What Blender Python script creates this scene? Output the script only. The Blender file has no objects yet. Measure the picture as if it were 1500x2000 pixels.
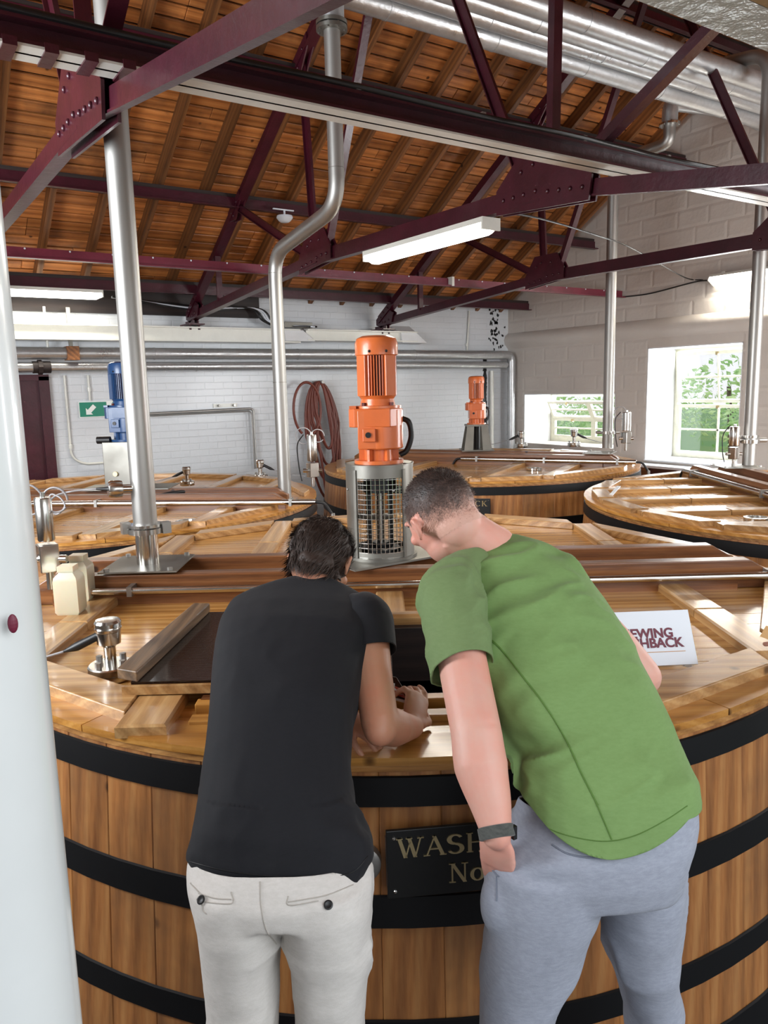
import bpy, bmesh, math, random
import numpy as np
from mathutils import Vector, Matrix
from mathutils.bvhtree import BVHTree
from mathutils import noise as mnoise
random.seed(7)
PI = math.pi
SC = bpy.context.scene
COL = SC.collection

# ------------------------------------------------------------------ camera
EYE = Vector((0, 0, 1.85))
YAW, PITCH, ROLL = [math.radians(a) for a in (33.598, 9.242, -1.3602)]
CF = Vector((math.sin(YAW)*math.cos(PITCH), math.cos(YAW)*math.cos(PITCH), -math.sin(PITCH)))
_r = Vector((math.cos(YAW), -math.sin(YAW), 0)); _u = _r.cross(CF)
CR = _r*math.cos(ROLL) + _u*math.sin(ROLL)
CU = -_r*math.sin(ROLL) + _u*math.cos(ROLL)
cam = bpy.data.objects.new('camera', bpy.data.cameras.new('camera'))
COL.objects.link(cam); SC.camera = cam
cam.data.sensor_fit = 'HORIZONTAL'; cam.data.sensor_width = 36; cam.data.lens = 36.0
cam.data.clip_start = 0.02; cam.data.clip_end = 200
m = Matrix((CR, CU, -CF)).transposed().to_4x4(); m.translation = EYE
cam.matrix_world = m

# ------------------------------------------------------------------ light
SC.view_settings.view_transform = 'Standard'; SC.view_settings.look = 'None'
SC.view_settings.gamma = 1.0; SC.view_settings.use_curve_mapping = False
SC.view_settings.exposure = 0.1
w = bpy.data.worlds.new('sky'); SC.world = w; w.use_nodes = True
nt = w.node_tree; bg = nt.nodes['Background']
tc = nt.nodes.new('ShaderNodeTexCoord'); sp = nt.nodes.new('ShaderNodeSeparateXYZ'); rp = nt.nodes.new('ShaderNodeValToRGB')
nt.links.new(tc.outputs['Generated'], sp.inputs[0]); nt.links.new(sp.outputs['Z'], rp.inputs[0]); nt.links.new(rp.outputs[0], bg.inputs[0])
rp.color_ramp.elements[0].color = (.95, .97, 1, 1); rp.color_ramp.elements[1].color = (.72, .85, 1, 1)
bg.inputs[1].default_value = 1.0

def area(name, loc, target, sx, sy, power, color):
    l = bpy.data.lights.new(name, 'AREA'); l.shape = 'RECTANGLE'; l.size = sx; l.size_y = sy; l.energy = power; l.color = color
    o = bpy.data.objects.new(name, l); COL.objects.link(o); o.location = loc
    o.rotation_euler = (Vector(target)-Vector(loc)).to_track_quat('-Z', 'Y').to_euler(); return o
area('daylight_big_window', (8.95, 5.6, 1.8), (5.0, 4.9, .9), 1.2, 1.3, 95, (.93, .97, 1))
area('daylight_small_window', (8.95, 7.7, 1.5), (5.5, 6.8, .9), 1.4, .6, 60, (.93, .97, 1))
area('fill_roof_left', (-1.9, 3.2, 2.4), (4, 6.5, 3.2), 2.5, 1.8, 270, (.92, .96, 1))  # unseen soft fill inside the room, added to brighten roof and back wall
area('fill_front_right', (6.6, 1.1, 2.0), (4.2, 6.4, 3.6), 1.8, 1.6, 170, (.96, .98, 1))  # added fill out of frame at right; no window is built here
area('daylight_doorway', (1.6, -1.6, 2.6), (2.3, 3.0, 1.2), 3.0, 1.6, 60, (.96, .98, 1))

# ------------------------------------------------------------------ helpers
def pix(x, y, d):
    """world point seen at photograph pixel (x, y), d metres along the view axis"""
    return EYE + CF*d + CR*((x-750)/1500*d) - CU*((y-1000)/1500*d)
def ray(x, y): return (CF + CR*((x-750)/1500) - CU*((y-1000)/1500))
def onz(x, y, z): r = ray(x, y); return EYE + r*((z-EYE.z)/r.z)
def ony(x, y, Y): r = ray(x, y); return EYE + r*(Y/r.y)
def onx(x, y, X): r = ray(x, y); return EYE + r*(X/r.x)
def vec(p): return Vector(p)

WM = {}
def mat4(o): return WM.get(o.name, Matrix.Identity(4))
def empty(name, loc=(0, 0, 0), rz=0.0):
    o = bpy.data.objects.new(name, None); COL.objects.link(o); o.empty_display_size = .1
    o.location = loc; o.rotation_euler = (0, 0, rz)
    WM[o.name] = Matrix.Translation(Vector(loc)) @ Matrix.Rotation(rz, 4, 'Z')
    return o
def tag(o, label=None, cat=None, group=None, kind=None):
    if label: o['label'] = label
    if cat: o['category'] = cat
    if group: o['group'] = group
    if kind: o['kind'] = kind
    return o
def thing(name, label, cat, loc=(0, 0, 0), rz=0.0, group=None):
    return tag(empty(name, loc, rz), label, cat, group)
def setmat(me, m):
    me.materials.clear(); me.materials.append(m)
class MB:
    def __init__(s): s.bm = bmesh.new()
    def poly(s, pts, faces):
        vs = [s.bm.verts.new(p) for p in pts]
        for f in faces:
            try: s.bm.faces.new([vs[i] for i in f])
            except ValueError: pass
        return s
    def hexa(s, p):  # 8 points: bottom 0-3, top 4-7
        return s.poly(p, [(3, 2, 1, 0), (4, 5, 6, 7), (0, 1, 5, 4), (1, 2, 6, 5), (2, 3, 7, 6), (3, 0, 4, 7)])
    def box(s, x0, x1, y0, y1, z0, z1, M=None):
        p = [Vector(q) for q in ((x0, y0, z0), (x1, y0, z0), (x1, y1, z0), (x0, y1, z0), (x0, y0, z1), (x1, y0, z1), (x1, y1, z1), (x0, y1, z1))]
        if M is not None: p = [M @ q for q in p]
        return s.hexa(p)
    def cbox(s, x0, x1, y0, y1, z0, z1, c, M=None):  # box with chamfered top edges
        p = [(x0, y0, z0), (x1, y0, z0), (x1, y1, z0), (x0, y1, z0), (x0, y0, z1-c), (x1, y0, z1-c), (x1, y1, z1-c), (x0, y1, z1-c),
             (x0+c, y0+c, z1), (x1-c, y0+c, z1), (x1-c, y1-c, z1), (x0+c, y1-c, z1)]
        p = [Vector(q) for q in p]
        if M is not None: p = [M @ q for q in p]
        return s.poly(p, [(3, 2, 1, 0), (8, 9, 10, 11), (0, 1, 5, 4), (1, 2, 6, 5), (2, 3, 7, 6), (3, 0, 4, 7), (4, 5, 9, 8), (5, 6, 10, 9), (6, 7, 11, 10), (7, 4, 8, 11)])
    def bar(s, a, b, w, h, up=(0, 0, 1), off=0.0):  # rectangular bar from a to b, w across, h along up
        a, b = Vector(a), Vector(b); d = (b-a).normalized(); upv = Vector(up)
        sx = d.cross(upv).normalized(); uz = sx.cross(d).normalized()
        o = uz*off
        p = []
        for e in (0, 1):
            for (i, j) in ((-1, -1), (1, -1), (1, 1), (-1, 1)):
                p.append((a if not e else b) + sx*(i*w/2) + uz*(j*h/2) + o)
        return s.poly(p, [(0, 1, 2, 3), (7, 6, 5, 4), (0, 4, 5, 1), (1, 5, 6, 2), (2, 6, 7, 3), (3, 7, 4, 0)])
    def tube(s, pts, r, n=10, cap=True, closed=False):
        pts = [Vector(p) for p in pts]; N = len(pts)
        rs = r if isinstance(r, (list, tuple)) else [r]*N
        rings = []; prev = None
        for i, p in enumerate(pts):
            if closed: d = (pts[(i+1) % N]-pts[i-1])
            elif i == 0: d = pts[1]-p
            elif i == N-1: d = p-pts[i-1]
            else: d = (pts[i+1]-p).normalized()+(p-pts[i-1]).normalized()
            if d.length < 1e-9: d = Vector((0, 0, 1))
            d.normalize()
            if prev is None:
                a = d.orthogonal().normalized()
            else:
                a = prev-d*prev.dot(d)
                a = a.normalized() if a.length > 1e-6 else d.orthogonal().normalized()
            prev = a; b = d.cross(a)
            rings.append([s.bm.verts.new(p+(a*math.cos(2*PI*k/n)+b*math.sin(2*PI*k/n))*rs[i]) for k in range(n)])
        for i in range(N if closed else N-1):
            A, B = rings[i], rings[(i+1) % N]
            for k in range(n):
                s.bm.faces.new((A[k], A[(k+1) % n], B[(k+1) % n], B[k]))
        if cap and not closed:
            s.bm.faces.new(rings[0][::-1]); s.bm.faces.new(rings[-1])
        return s
    def lathe(s, prof, c, n=24, axis=(0, 0, 1), a0=0.0, a1=2*PI, ref=None):  # prof [(r, h)]
        c = Vector(c); ax = Vector(axis).normalized(); a = (Vector(ref) if ref else ax.orthogonal()).normalized(); b = ax.cross(a)
        full = abs(a1-a0-2*PI) < 1e-6; m_ = n if full else n+1
        rings = []
        for (r, h) in prof:
            rings.append([s.bm.verts.new(c+ax*h+(a*math.cos(a0+(a1-a0)*k/n)+b*math.sin(a0+(a1-a0)*k/n))*max(r, 1e-5)) for k in range(m_)])
        for i in range(len(prof)-1):
            for k in range(n):
                k2 = (k+1) % m_
                s.bm.faces.new((rings[i][k], rings[i][k2], rings[i+1][k2], rings[i+1][k]))
        if full:
            s.bm.faces.new(rings[0][::-1]); s.bm.faces.new(rings[-1])
        return s
    def cyl(s, a, b, r, n=16):
        return s.tube([a, b], r, n)
    def ball(s, c, r, n=10, sc=(1, 1, 1), M=None):
        mm = Matrix.Translation(Vector(c)) @ (M.to_4x4() if M is not None else Matrix.Identity(4)) @ Matrix.Diagonal((sc[0]*r, sc[1]*r, sc[2]*r, 1))
        bmesh.ops.create_uvsphere(s.bm, u_segments=2*n, v_segments=n, radius=1, matrix=mm); return s
    def prism(s, poly2, f, t0, t1):  # polygon in a plane: f(a, b, t) -> point
        n = len(poly2)
        return s.poly([f(a, b, t0) for a, b in poly2]+[f(a, b, t1) for a, b in poly2],
                      [tuple(range(n))[::-1], tuple(range(n, 2*n))]+[(i, (i+1) % n, n+(i+1) % n, n+i) for i in range(n)])
    def loft(s, rings, cap=True):
        R = [[s.bm.verts.new(p) for p in ring] for ring in rings]; n = len(R[0])
        for i in range(len(R)-1):
            for k in range(n): s.bm.faces.new((R[i][k], R[i][(k+1) % n], R[i+1][(k+1) % n], R[i+1][k]))
        if cap: s.bm.faces.new(R[0][::-1]); s.bm.faces.new(R[-1])
        return s
    def build(s, name, mat, parent=None, smooth=None, world=False, bevel=0.0):
        bm = s.bm
        bmesh.ops.recalc_face_normals(bm, faces=bm.faces)
        if world and parent is not None: bm.transform(mat4(parent).inverted())
        me = bpy.data.meshes.new(name); bm.to_mesh(me); bm.free()
        if smooth is not None:
            me.polygons.foreach_set('use_smooth', [True]*len(me.polygons))
            me.set_sharp_from_angle(angle=math.radians(smooth))
        me.materials.append(mat)
        o = bpy.data.objects.new(name, me); COL.objects.link(o)
        if parent is not None:
            o.parent = parent; WM[o.name] = mat4(parent)
        if bevel > 0:
            b = o.modifiers.new('bevel', 'BEVEL'); b.width = bevel; b.segments = 2; b.limit_method = 'ANGLE'
        return o
def inst(name, me, parent, M):
    o = bpy.data.objects.new(name, me); COL.objects.link(o); o.parent = parent; o.matrix_local = M
    return o
def arc(c, a, b, r, t0, t1, n):  # points on an arc, a and b unit vectors
    c, a, b = Vector(c), Vector(a), Vector(b)
    return [c+a*(r*math.cos(t0+(t1-t0)*i/n))+b*(r*math.sin(t0+(t1-t0)*i/n)) for i in range(n+1)]
def rounded(pts, r, n=6):  # polyline with rounded corners
    pts = [Vector(p) for p in pts]; out = [pts[0]]
    for i in range(1, len(pts)-1):
        p = pts[i]; a = (pts[i-1]-p); b = (pts[i+1]-p); k = min(r, a.length*.49, b.length*.49)
        a = p+a.normalized()*k; b = p+b.normalized()*k
        for j in range(n+1):
            t = j/n; out.append(a*(1-t)**2+p*2*t*(1-t)+b*t*t)
    out.append(pts[-1]); return out
def spline(pts, n=8):
    pts = [Vector(p) for p in pts]; out = []
    P = [pts[0]*2-pts[1]]+pts+[pts[-1]*2-pts[-2]]
    for i in range(1, len(P)-2):
        for j in range(n):
            t = j/n; a, b, c, d = P[i-1:i+3]
            out.append(.5*((2*b)+(c-a)*t+(2*a-5*b+4*c-d)*t*t+(3*b-a-3*c+d)*t**3))
    out.append(pts[-1]); return out

# ------------------------------------------------------------------ materials
def srgb(r, g, b):
    return tuple(((c/255)/12.92 if c/255 <= .04045 else ((c/255+.055)/1.055)**2.4) for c in (r, g, b))+(1,)
MATS = {}
def newmat(name, col=(.8, .8, .8, 1), rough=.5, metal=0., coat=0., spec=.5):
    mt = bpy.data.materials.new(name); mt.use_nodes = True; b = mt.node_tree.nodes['Principled BSDF']
    b.inputs['Base Color'].default_value = col; b.inputs['Roughness'].default_value = rough; b.inputs['Metallic'].default_value = metal
    b.inputs['Coat Weight'].default_value = coat; b.inputs['Coat Roughness'].default_value = .12; b.inputs['Specular IOR Level'].default_value = spec
    MATS[name] = mt; return mt
class NT:
    def __init__(s, mt): s.t = mt.node_tree; s.b = s.t.nodes['Principled BSDF']
    def n(s, kind, **kw):
        x = s.t.nodes.new(kind)
        for k, v in kw.items():
            if k.startswith('i_'): x.inputs[int(k[2:])].default_value = v
            else: setattr(x, k, v)
        return x
    def l(s, a, b): s.t.links.new(a, b)
    def coords(s, scale=(1, 1, 1), rand=True):
        tcn = s.n('ShaderNodeTexCoord'); mp = s.n('ShaderNodeMapping'); mp.inputs['Scale'].default_value = scale
        if rand:
            oi = s.n('ShaderNodeObjectInfo'); mu = s.n('ShaderNodeMath', operation='MULTIPLY'); mu.inputs[1].default_value = 37.0
            s.l(oi.outputs['Random'], mu.inputs[0]); va = s.n('ShaderNodeVectorMath', operation='ADD')
            s.l(tcn.outputs['Object'], va.inputs[0]); s.l(mu.outputs[0], va.inputs[1]); s.l(va.outputs[0], mp.inputs['Vector'])
        else: s.l(tcn.outputs['Object'], mp.inputs['Vector'])
        return mp.outputs[0]
    def noise(s, vec_, scale, detail=4, rough=.6, dist=0.):
        x = s.n('ShaderNodeTexNoise'); x.inputs['Scale'].default_value = scale; x.inputs['Detail'].default_value = detail
        x.inputs['Roughness'].default_value = rough; x.inputs['Distortion'].default_value = dist; s.l(vec_, x.inputs['Vector']); return x.outputs[0]
    def ramp(s, fac, stops):
        x = s.n('ShaderNodeValToRGB'); e = x.color_ramp.elements
        e[0].position, e[0].color = stops[0]; e[1].position, e[1].color = stops[-1]
        for p, c in stops[1:-1]:
            k = e.new(p); k.color = c
        s.l(fac, x.inputs[0]); return x.outputs[0]
    def mix(s, fac, a, b, mode='MIX'):
        x = s.n('ShaderNodeMix', data_type='RGBA', blend_type=mode)
        for inp, v in ((x.inputs[0], fac), (x.inputs[6], a), (x.inputs[7], b)):
            if isinstance(v, (int, float, tuple)): inp.default_value = v
            else: s.l(v, inp)
        return x.outputs[2]
    def bump(s, h, strength=.3, dist=.01):
        x = s.n('ShaderNodeBump'); x.inputs['Strength'].default_value = strength; x.inputs['Distance'].default_value = dist
        s.l(h, x.inputs['Height']); s.l(x.outputs[0], s.b.inputs['Normal']); return x
    def col(s, c): s.l(c, s.b.inputs['Base Color'])
def wood(name, dark, mid, light, axis=0, rough=.35, coat=.0, grain=1.0, knots=True, var=.25, stain=None):
    mt = newmat(name, mid, rough, 0, coat); t = NT(mt)
    sc = [9*grain]*3; sc[axis] = .55*grain
    v = t.coords(tuple(sc))
    n1 = t.noise(v, 1.2, 5, .55, .6)
    wv = t.n('ShaderNodeTexWave', wave_type='RINGS', rings_direction='XYZ'[axis]); wv.inputs['Scale'].default_value = .9; wv.inputs['Distortion'].default_value = 7
    wv.inputs['Detail'].default_value = 3; wv.inputs['Detail Scale'].default_value = .6; t.l(v, wv.inputs['Vector'])
    n2 = t.noise(v, 14, 3, .6)
    c = t.ramp(wv.outputs['Fac'], [(.0, dark), (.35, mid), (.75, mid), (1, light)])
    c2 = t.ramp(n1, [(.3, dark), (.5, mid), (.72, light)])
    c = t.mix(.42, c, c2)
    c = t.mix(.18, c, t.ramp(n2, [(.35, dark), (.6, light)]))
    if knots:
        vk = t.coords((1.6, 1.6, 1.6)); vo = t.n('ShaderNodeTexVoronoi'); vo.inputs['Scale'].default_value = 2.6; t.l(vk, vo.inputs['Vector'])
        k = t.ramp(vo.outputs['Distance'], [(.0, (1, 1, 1, 1)), (.045, (1, 1, 1, 1)), (.09, (0, 0, 0, 1))])
        c = t.mix(k, c, tuple(x*.35 for x in dark[:3])+(1,))
    if stain:
        vs = t.coords((1, 1, 1)); ns = t.noise(vs, 1.3, 5, .65)
        c = t.mix(t.ramp(ns, [(.5, (0, 0, 0, 1)), (.72, (.8, .8, .8, 1))]), c, stain)
    oi = t.n('ShaderNodeObjectInfo'); mr = t.n('ShaderNodeMapRange'); mr.inputs['To Min'].default_value = 1-var; mr.inputs['To Max'].default_value = 1+var*.6
    t.l(oi.outputs['Random'], mr.inputs['Value']); hs = t.n('ShaderNodeHueSaturation'); t.l(mr.outputs[0], hs.inputs['Value']); t.l(c, hs.inputs['Color'])
    t.col(hs.outputs[0]); t.bump(n2, .12, .004)
    return mt
def painted(name, c, rough=.35, bscale=30, bstr=.15, chips=None, coat=0., var=.12):
    mt = newmat(name, c, rough, 0, coat); t = NT(mt); v = t.coords((1, 1, 1)); n = t.noise(v, bscale, 4)
    n2 = t.noise(v, 5, 5, .7)
    cc = t.mix(t.ramp(n2, [(.35, (0, 0, 0, 1)), (.7, (1, 1, 1, 1))]), tuple(x*(1-var) for x in c[:3])+(1,), tuple(min(1, x*(1+var)) for x in c[:3])+(1,))
    if chips:
        n3 = t.noise(v, 22, 6, .75); cc = t.mix(t.ramp(n3, [(.68, (0, 0, 0, 1)), (.7, (1, 1, 1, 1))]), cc, chips)
    t.col(cc); t.bump(n, bstr, .01); return mt
def metal(name, c, rough=.25, stretch=None, bump=.05, met=1.0, bs=40, mott=.2):
    mt = newmat(name, c, rough, met); t = NT(mt); v = t.coords(stretch or (1, 1, 1)); n = t.noise(v, bs, 4); n2 = t.noise(v, 3, 4)
    t.l(t.ramp(n2, [(.3, (rough*.7,)*3+(1,)), (.7, (min(1, rough*1.4),)*3+(1,))]), t.b.inputs['Roughness'])
    t.col(t.mix(n, tuple(x*(1-mott) for x in c[:3])+(1,), c)); t.bump(n, bump, .004); return mt

M_LID = wood('varnished_pine_lid', srgb(142, 92, 40), srgb(184, 132, 68), srgb(208, 162, 98), 0, .26, .3, 1.0, True, .16)
M_BAT = wood('pine_batten', srgb(136, 96, 54), srgb(178, 134, 84), srgb(206, 168, 116), 1, .3, .3, 1.0, True, .2)
M_BATX = wood('pine_batten_cross', srgb(136, 96, 54), srgb(178, 134, 84), srgb(206, 168, 116), 0, .3, .3, 1.0, True, .2)
M_RIM = wood('varnished_rim', srgb(150, 96, 38), srgb(188, 130, 58), srgb(210, 156, 84), 0, .34, .2, 1.0, True, .12)
M_STAVE = wood('pine_stave', srgb(116, 70, 36), srgb(166, 108, 58), srgb(192, 138, 82), 2, .45, .1, .8, True, .12, srgb(104, 74, 50))
M_PLY = wood('ply_edge', srgb(120, 76, 34), srgb(170, 118, 60), srgb(200, 150, 90), 0, .5, 0, 1.2, True, .2)
M_BEAM = wood('red_brown_beam', srgb(74, 42, 24), srgb(116, 70, 38), srgb(150, 100, 60), 0, .33, .15, 1.0, True, .12)
M_DKWOOD = wood('weathered_batten', srgb(60, 46, 34), srgb(104, 80, 58), srgb(140, 112, 82), 1, .45, .0, 1.2, True, .1)
M_PLANK = wood('roof_board', srgb(130, 74, 36), srgb(188, 114, 56), srgb(208, 138, 76), 0, .5, .05, .8, True, .28, srgb(66, 42, 30))
M_RAFT = wood('rafter_timber', srgb(66, 38, 22), srgb(116, 72, 38), srgb(146, 96, 52), 1, .5, 0, .9, True, .25)
M_DARKTIM = wood('dark_timber', srgb(24, 18, 18), srgb(38, 28, 26), srgb(52, 38, 34), 0, .6, 0, 1, False, .1)
M_MAROON = painted('maroon_gloss', srgb(62, 16, 30), .36, 26, .2, srgb(120, 70, 84), .2, .25)
M_MAROONL = painted('maroon_worn', srgb(108, 34, 52), .4, 22, .2, srgb(178, 120, 128), .1, .2)
M_HOOP = painted('black_hoop', srgb(8, 9, 12), .5, 8, .05, None, .0, .2); M_HOOP.node_tree.nodes['Principled BSDF'].inputs['Specular IOR Level'].default_value = .3
M_WHITE = painted('white_steel', srgb(214, 214, 206), .35, 14, .2, None, .2, .05)
M_STEEL = metal('stainless', (.40, .39, .37, 1), .42, (1, 1, .15), .03, .85, 30, .12)
M_CHROME = metal('polished_stainless', (.66, .65, .62, 1), .2, None, .02, 1, 20, .05)
M_LAG = metal('lagging_foil', (.56, .57, .58, 1), .36, None, .6, .75, 28, .3)
M_GALV = metal('galvanised', (.29, .28, .25, 1), .42, None, .08, .85, 9, .35)
M_PLATE = metal('plate_steel', (.30, .29, .26, 1), .48, None, .03, 1, 12, .2)
M_ORANGE = painted('orange_enamel', srgb(208, 106, 52), .33, 30, .1, srgb(120, 70, 44), .3, .08)
M_ORANGE2 = painted('orange_enamel_plain', srgb(204, 102, 50), .33, 30, .08, None, .3, .08)
M_RED = painted('dark_red_gap', srgb(90, 26, 18), .5)
M_BLUE = painted('blue_enamel', srgb(34, 72, 120), .35, 30, .1, None, .3, .1)
M_BLACK = painted('black_rubber', srgb(20, 20, 22), .45, 20, .05)
M_CABLEW = painted('grey_cable', srgb(150, 148, 150), .5)
M_HOSE = painted('brown_hose', srgb(110, 50, 36), .45, 12, .05)
M_JUG = newmat('milky_plastic', srgb(206, 198, 172), .35); MATS['milky_plastic'].node_tree.nodes['Principled BSDF'].inputs['Subsurface Weight'].default_value = .3
M_SIGNW = newmat('sign_white', srgb(222, 228, 236), .4)
M_SIGNT = newmat('sign_text', srgb(104, 22, 48), .5)
M_GOLDLINE = newmat('sign_gold_line', srgb(196, 150, 104), .5)
M_PLAQ = painted('black_plaque', srgb(20, 20, 20), .35, 20, .05)
M_GOLD = metal('gilt_letter', (.72, .58, .32, 1), .3, None, .05, .8, 14, .3)
M_EXITG = newmat('exit_green', srgb(20, 130, 104), .4); M_EXITW = newmat('exit_white', srgb(236, 240, 236), .4)
M_WET = newmat('wet_black_sheet', srgb(26, 14, 14), .12, 0, .6)
t = NT(M_WET); v = t.coords((3, 30, 3)); t.bump(t.noise(v, 5, 5), .6, .02)
M_DARKIN = newmat('dark_vat_inside', srgb(30, 20, 14), .6)
def wallmat(name, c, brick=None, rough=.38, bs=.5):
    mt = newmat(name, c, rough, 0, .15); t = NT(mt); v = t.coords((1, 1, 1), False)
    n = t.noise(v, 9, 6, .6); n2 = t.noise(v, 1.2, 4)
    cc = t.mix(t.ramp(n2, [(.3, (0, 0, 0, 1)), (.7, (1, 1, 1, 1))]), tuple(x*.9 for x in c[:3])+(1,), c)
    h = n
    if brick:
        tcn = t.n('ShaderNodeTexCoord'); sx = t.n('ShaderNodeSeparateXYZ'); cb = t.n('ShaderNodeCombineXYZ'); t.l(tcn.outputs['Object'], sx.inputs[0])
        t.l(sx.outputs[brick[0]], cb.inputs[0]); t.l(sx.outputs['Z'], cb.inputs[1])
        br = t.n('ShaderNodeTexBrick'); br.inputs['Scale'].default_value = 1; br.inputs['Mortar Size'].default_value = .006; br.inputs['Mortar Smooth'].default_value = .8
        br.inputs['Brick Width'].default_value = brick[1]; br.inputs['Row Height'].default_value = brick[2]; br.inputs['Color1'].default_value = (1, 1, 1, 1); br.inputs['Color2'].default_value = (.93, .93, .93, 1); br.inputs['Mortar'].default_value = (.55, .55, .55, 1)
        t.l(cb.outputs[0], br.inputs['Vector']); h = t.mix(.55, n, br.outputs['Color'])
    t.col(cc); t.bump(h, bs, .02); return mt
M_WALLB = wallmat('white_painted_brick', srgb(214, 218, 222), ('X', .23, .078), .32, .55)
M_WALLG = wallmat('cream_painted_block', srgb(206, 198, 190), None, .45, .35)
M_REVEAL = wallmat('window_reveal_paint', srgb(226, 228, 230), None, .4, .6)
M_JAMB = painted('white_gloss_jamb', srgb(212, 215, 214), .3, 7, .12, None, .5, .03)
M_LINT = wallmat('rough_lintel_paint', srgb(214, 208, 196), None, .35, .9)
M_TAN = painted('tan_edge', srgb(196, 150, 96), .6)
M_FRAME = painted('window_frame_paint', srgb(228, 226, 206), .4, 20, .05)
M_FLOOR = newmat('dark_speckled_floor', srgb(70, 70, 70), .7); t = NT(M_FLOOR); v = t.coords((1, 1, 1), False)
n = t.noise(v, 60, 5, .8); t.col(t.ramp(n, [(.4, srgb(34, 34, 36)), (.55, srgb(92, 90, 88)), (.7, srgb(190, 186, 178))])); t.bump(n, .6, .01)
M_GLASS = bpy.data.materials.new('window_glass'); M_GLASS.use_nodes = True
_t = M_GLASS.node_tree; _t.nodes.remove(_t.nodes['Principled BSDF']); _tr = _t.nodes.new('ShaderNodeBsdfTransparent'); _gl = _t.nodes.new('ShaderNodeBsdfGlossy'); _gl.inputs['Roughness'].default_value = .02
_mx = _t.nodes.new('ShaderNodeMixShader'); _mx.inputs[0].default_value = .06; _t.links.new(_tr.outputs[0], _mx.inputs[1]); _t.links.new(_gl.outputs[0], _mx.inputs[2]); _t.links.new(_mx.outputs[0], _t.nodes['Material Output'].inputs[0])
def emis(name, c, s):
    mt = newmat(name, c, .5); b = mt.node_tree.nodes['Principled BSDF']; b.inputs['Emission Color'].default_value = c; b.inputs['Emission Strength'].default_value = s; return mt
M_TUBE = emis('lit_diffuser', (1, .97, .88, 1), 9)
def skin(name, c):
    mt = newmat(name, c, .5); b = mt.node_tree.nodes['Principled BSDF']; b.inputs['Subsurface Weight'].default_value = .12; b.inputs['Subsurface Radius'].default_value = (.02, .008, .004); b.inputs['Subsurface Scale'].default_value = .5
    t = NT(mt); v = t.coords((1, 1, 1)); n = t.noise(v, 9, 4); n2 = t.noise(v, 300, 3)
    t.col(t.mix(t.ramp(n, [(.35, (0, 0, 0, 1)), (.7, (1, 1, 1, 1))]), c, (min(1, c[0]*1.05), c[1]*.8, c[2]*.76, 1))); t.bump(n2, .08, .001); return mt
M_SKIN1 = skin('tanned_skin', srgb(196, 146, 118)); M_SKIN2 = skin('pink_skin', srgb(214, 166, 150))
def cloth(name, a, b, scale=500, rough=.85, bstr=.15, folds=.0, sheen=.2):
    mt = newmat(name, a, rough, 0, 0, .3); t = NT(mt); v = t.coords((1, 1, 1)); n = t.noise(v, scale, 2); n2 = t.noise(t.coords((1, 1, 3.5)), 60, 5, .75)
    t.col(t.mix(t.ramp(n2, [(.35, (0, 0, 0, 1)), (.65, (1, 1, 1, 1))]), a, b)); t.b.inputs['Sheen Weight'].default_value = sheen
    t.bump(n, bstr, .002); return mt
M_TEE1 = cloth('black_jersey', srgb(20, 21, 26), srgb(23, 24, 29), 700, .8, .1, 0, .05)
M_TEE2 = cloth('green_jersey', srgb(112, 142, 84), srgb(118, 148, 90), 700, .8, .1, 0, .05)
M_TEE2S = cloth('olive_green_sleeve', srgb(108, 130, 84), srgb(114, 136, 90), 700, .8, .1, 0, .05)
M_TR1 = cloth('cream_twill', srgb(204, 200, 194), srgb(214, 210, 205), 600, .85, .2, 0, .1)
M_TR2 = cloth('heather_blue_grey', srgb(142, 147, 160), srgb(156, 161, 174), 600, .85, .2, 0, .1)
M_NAVY = cloth('navy_cloth', srgb(34, 46, 84), srgb(40, 54, 96)); M_SHOE = cloth('dark_shoe', srgb(40, 38, 38), srgb(50, 48, 46))
M_HAIR1 = painted('dark_brown_hair', srgb(52, 38, 31), .62, 60, .2); M_HAIR2 = painted('short_brown_hair', srgb(52, 40, 36), .55, 60, .2)
M_STRAP = cloth('grey_woven_strap', srgb(66, 68, 66), srgb(86, 88, 84)); M_SOLE = newmat('pale_sole', srgb(200, 196, 190), .7)
M_THREAD = newmat('seam_green', srgb(82, 116, 48), .8); M_THREADC = newmat('seam_cream', srgb(176, 170, 162), .8); M_THREADG = newmat('seam_grey', srgb(116, 122, 136), .8)  # seam lines, each a darker tone of its cloth
M_LEAF = newmat('leaf', srgb(120, 170, 70), .6); M_BARK = newmat('bark', srgb(90, 76, 60), .9); M_GRASS = newmat('outside_grass', srgb(110, 150, 80), .9)
t = NT(M_LEAF); oi = t.coords((1, 1, 1)); t.col(t.ramp(t.noise(oi, 3, 3), [(.35, srgb(130, 190, 80)), (.65, srgb(220, 240, 170))]))
M_PHONE = newmat('phone_screen', srgb(16, 16, 20), .1, 0, .5); M_CASE = newmat('clear_phone_case', srgb(210, 210, 210), .25)
M_PHRED = newmat('phone_picture_red', srgb(170, 66, 52), .3)

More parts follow.
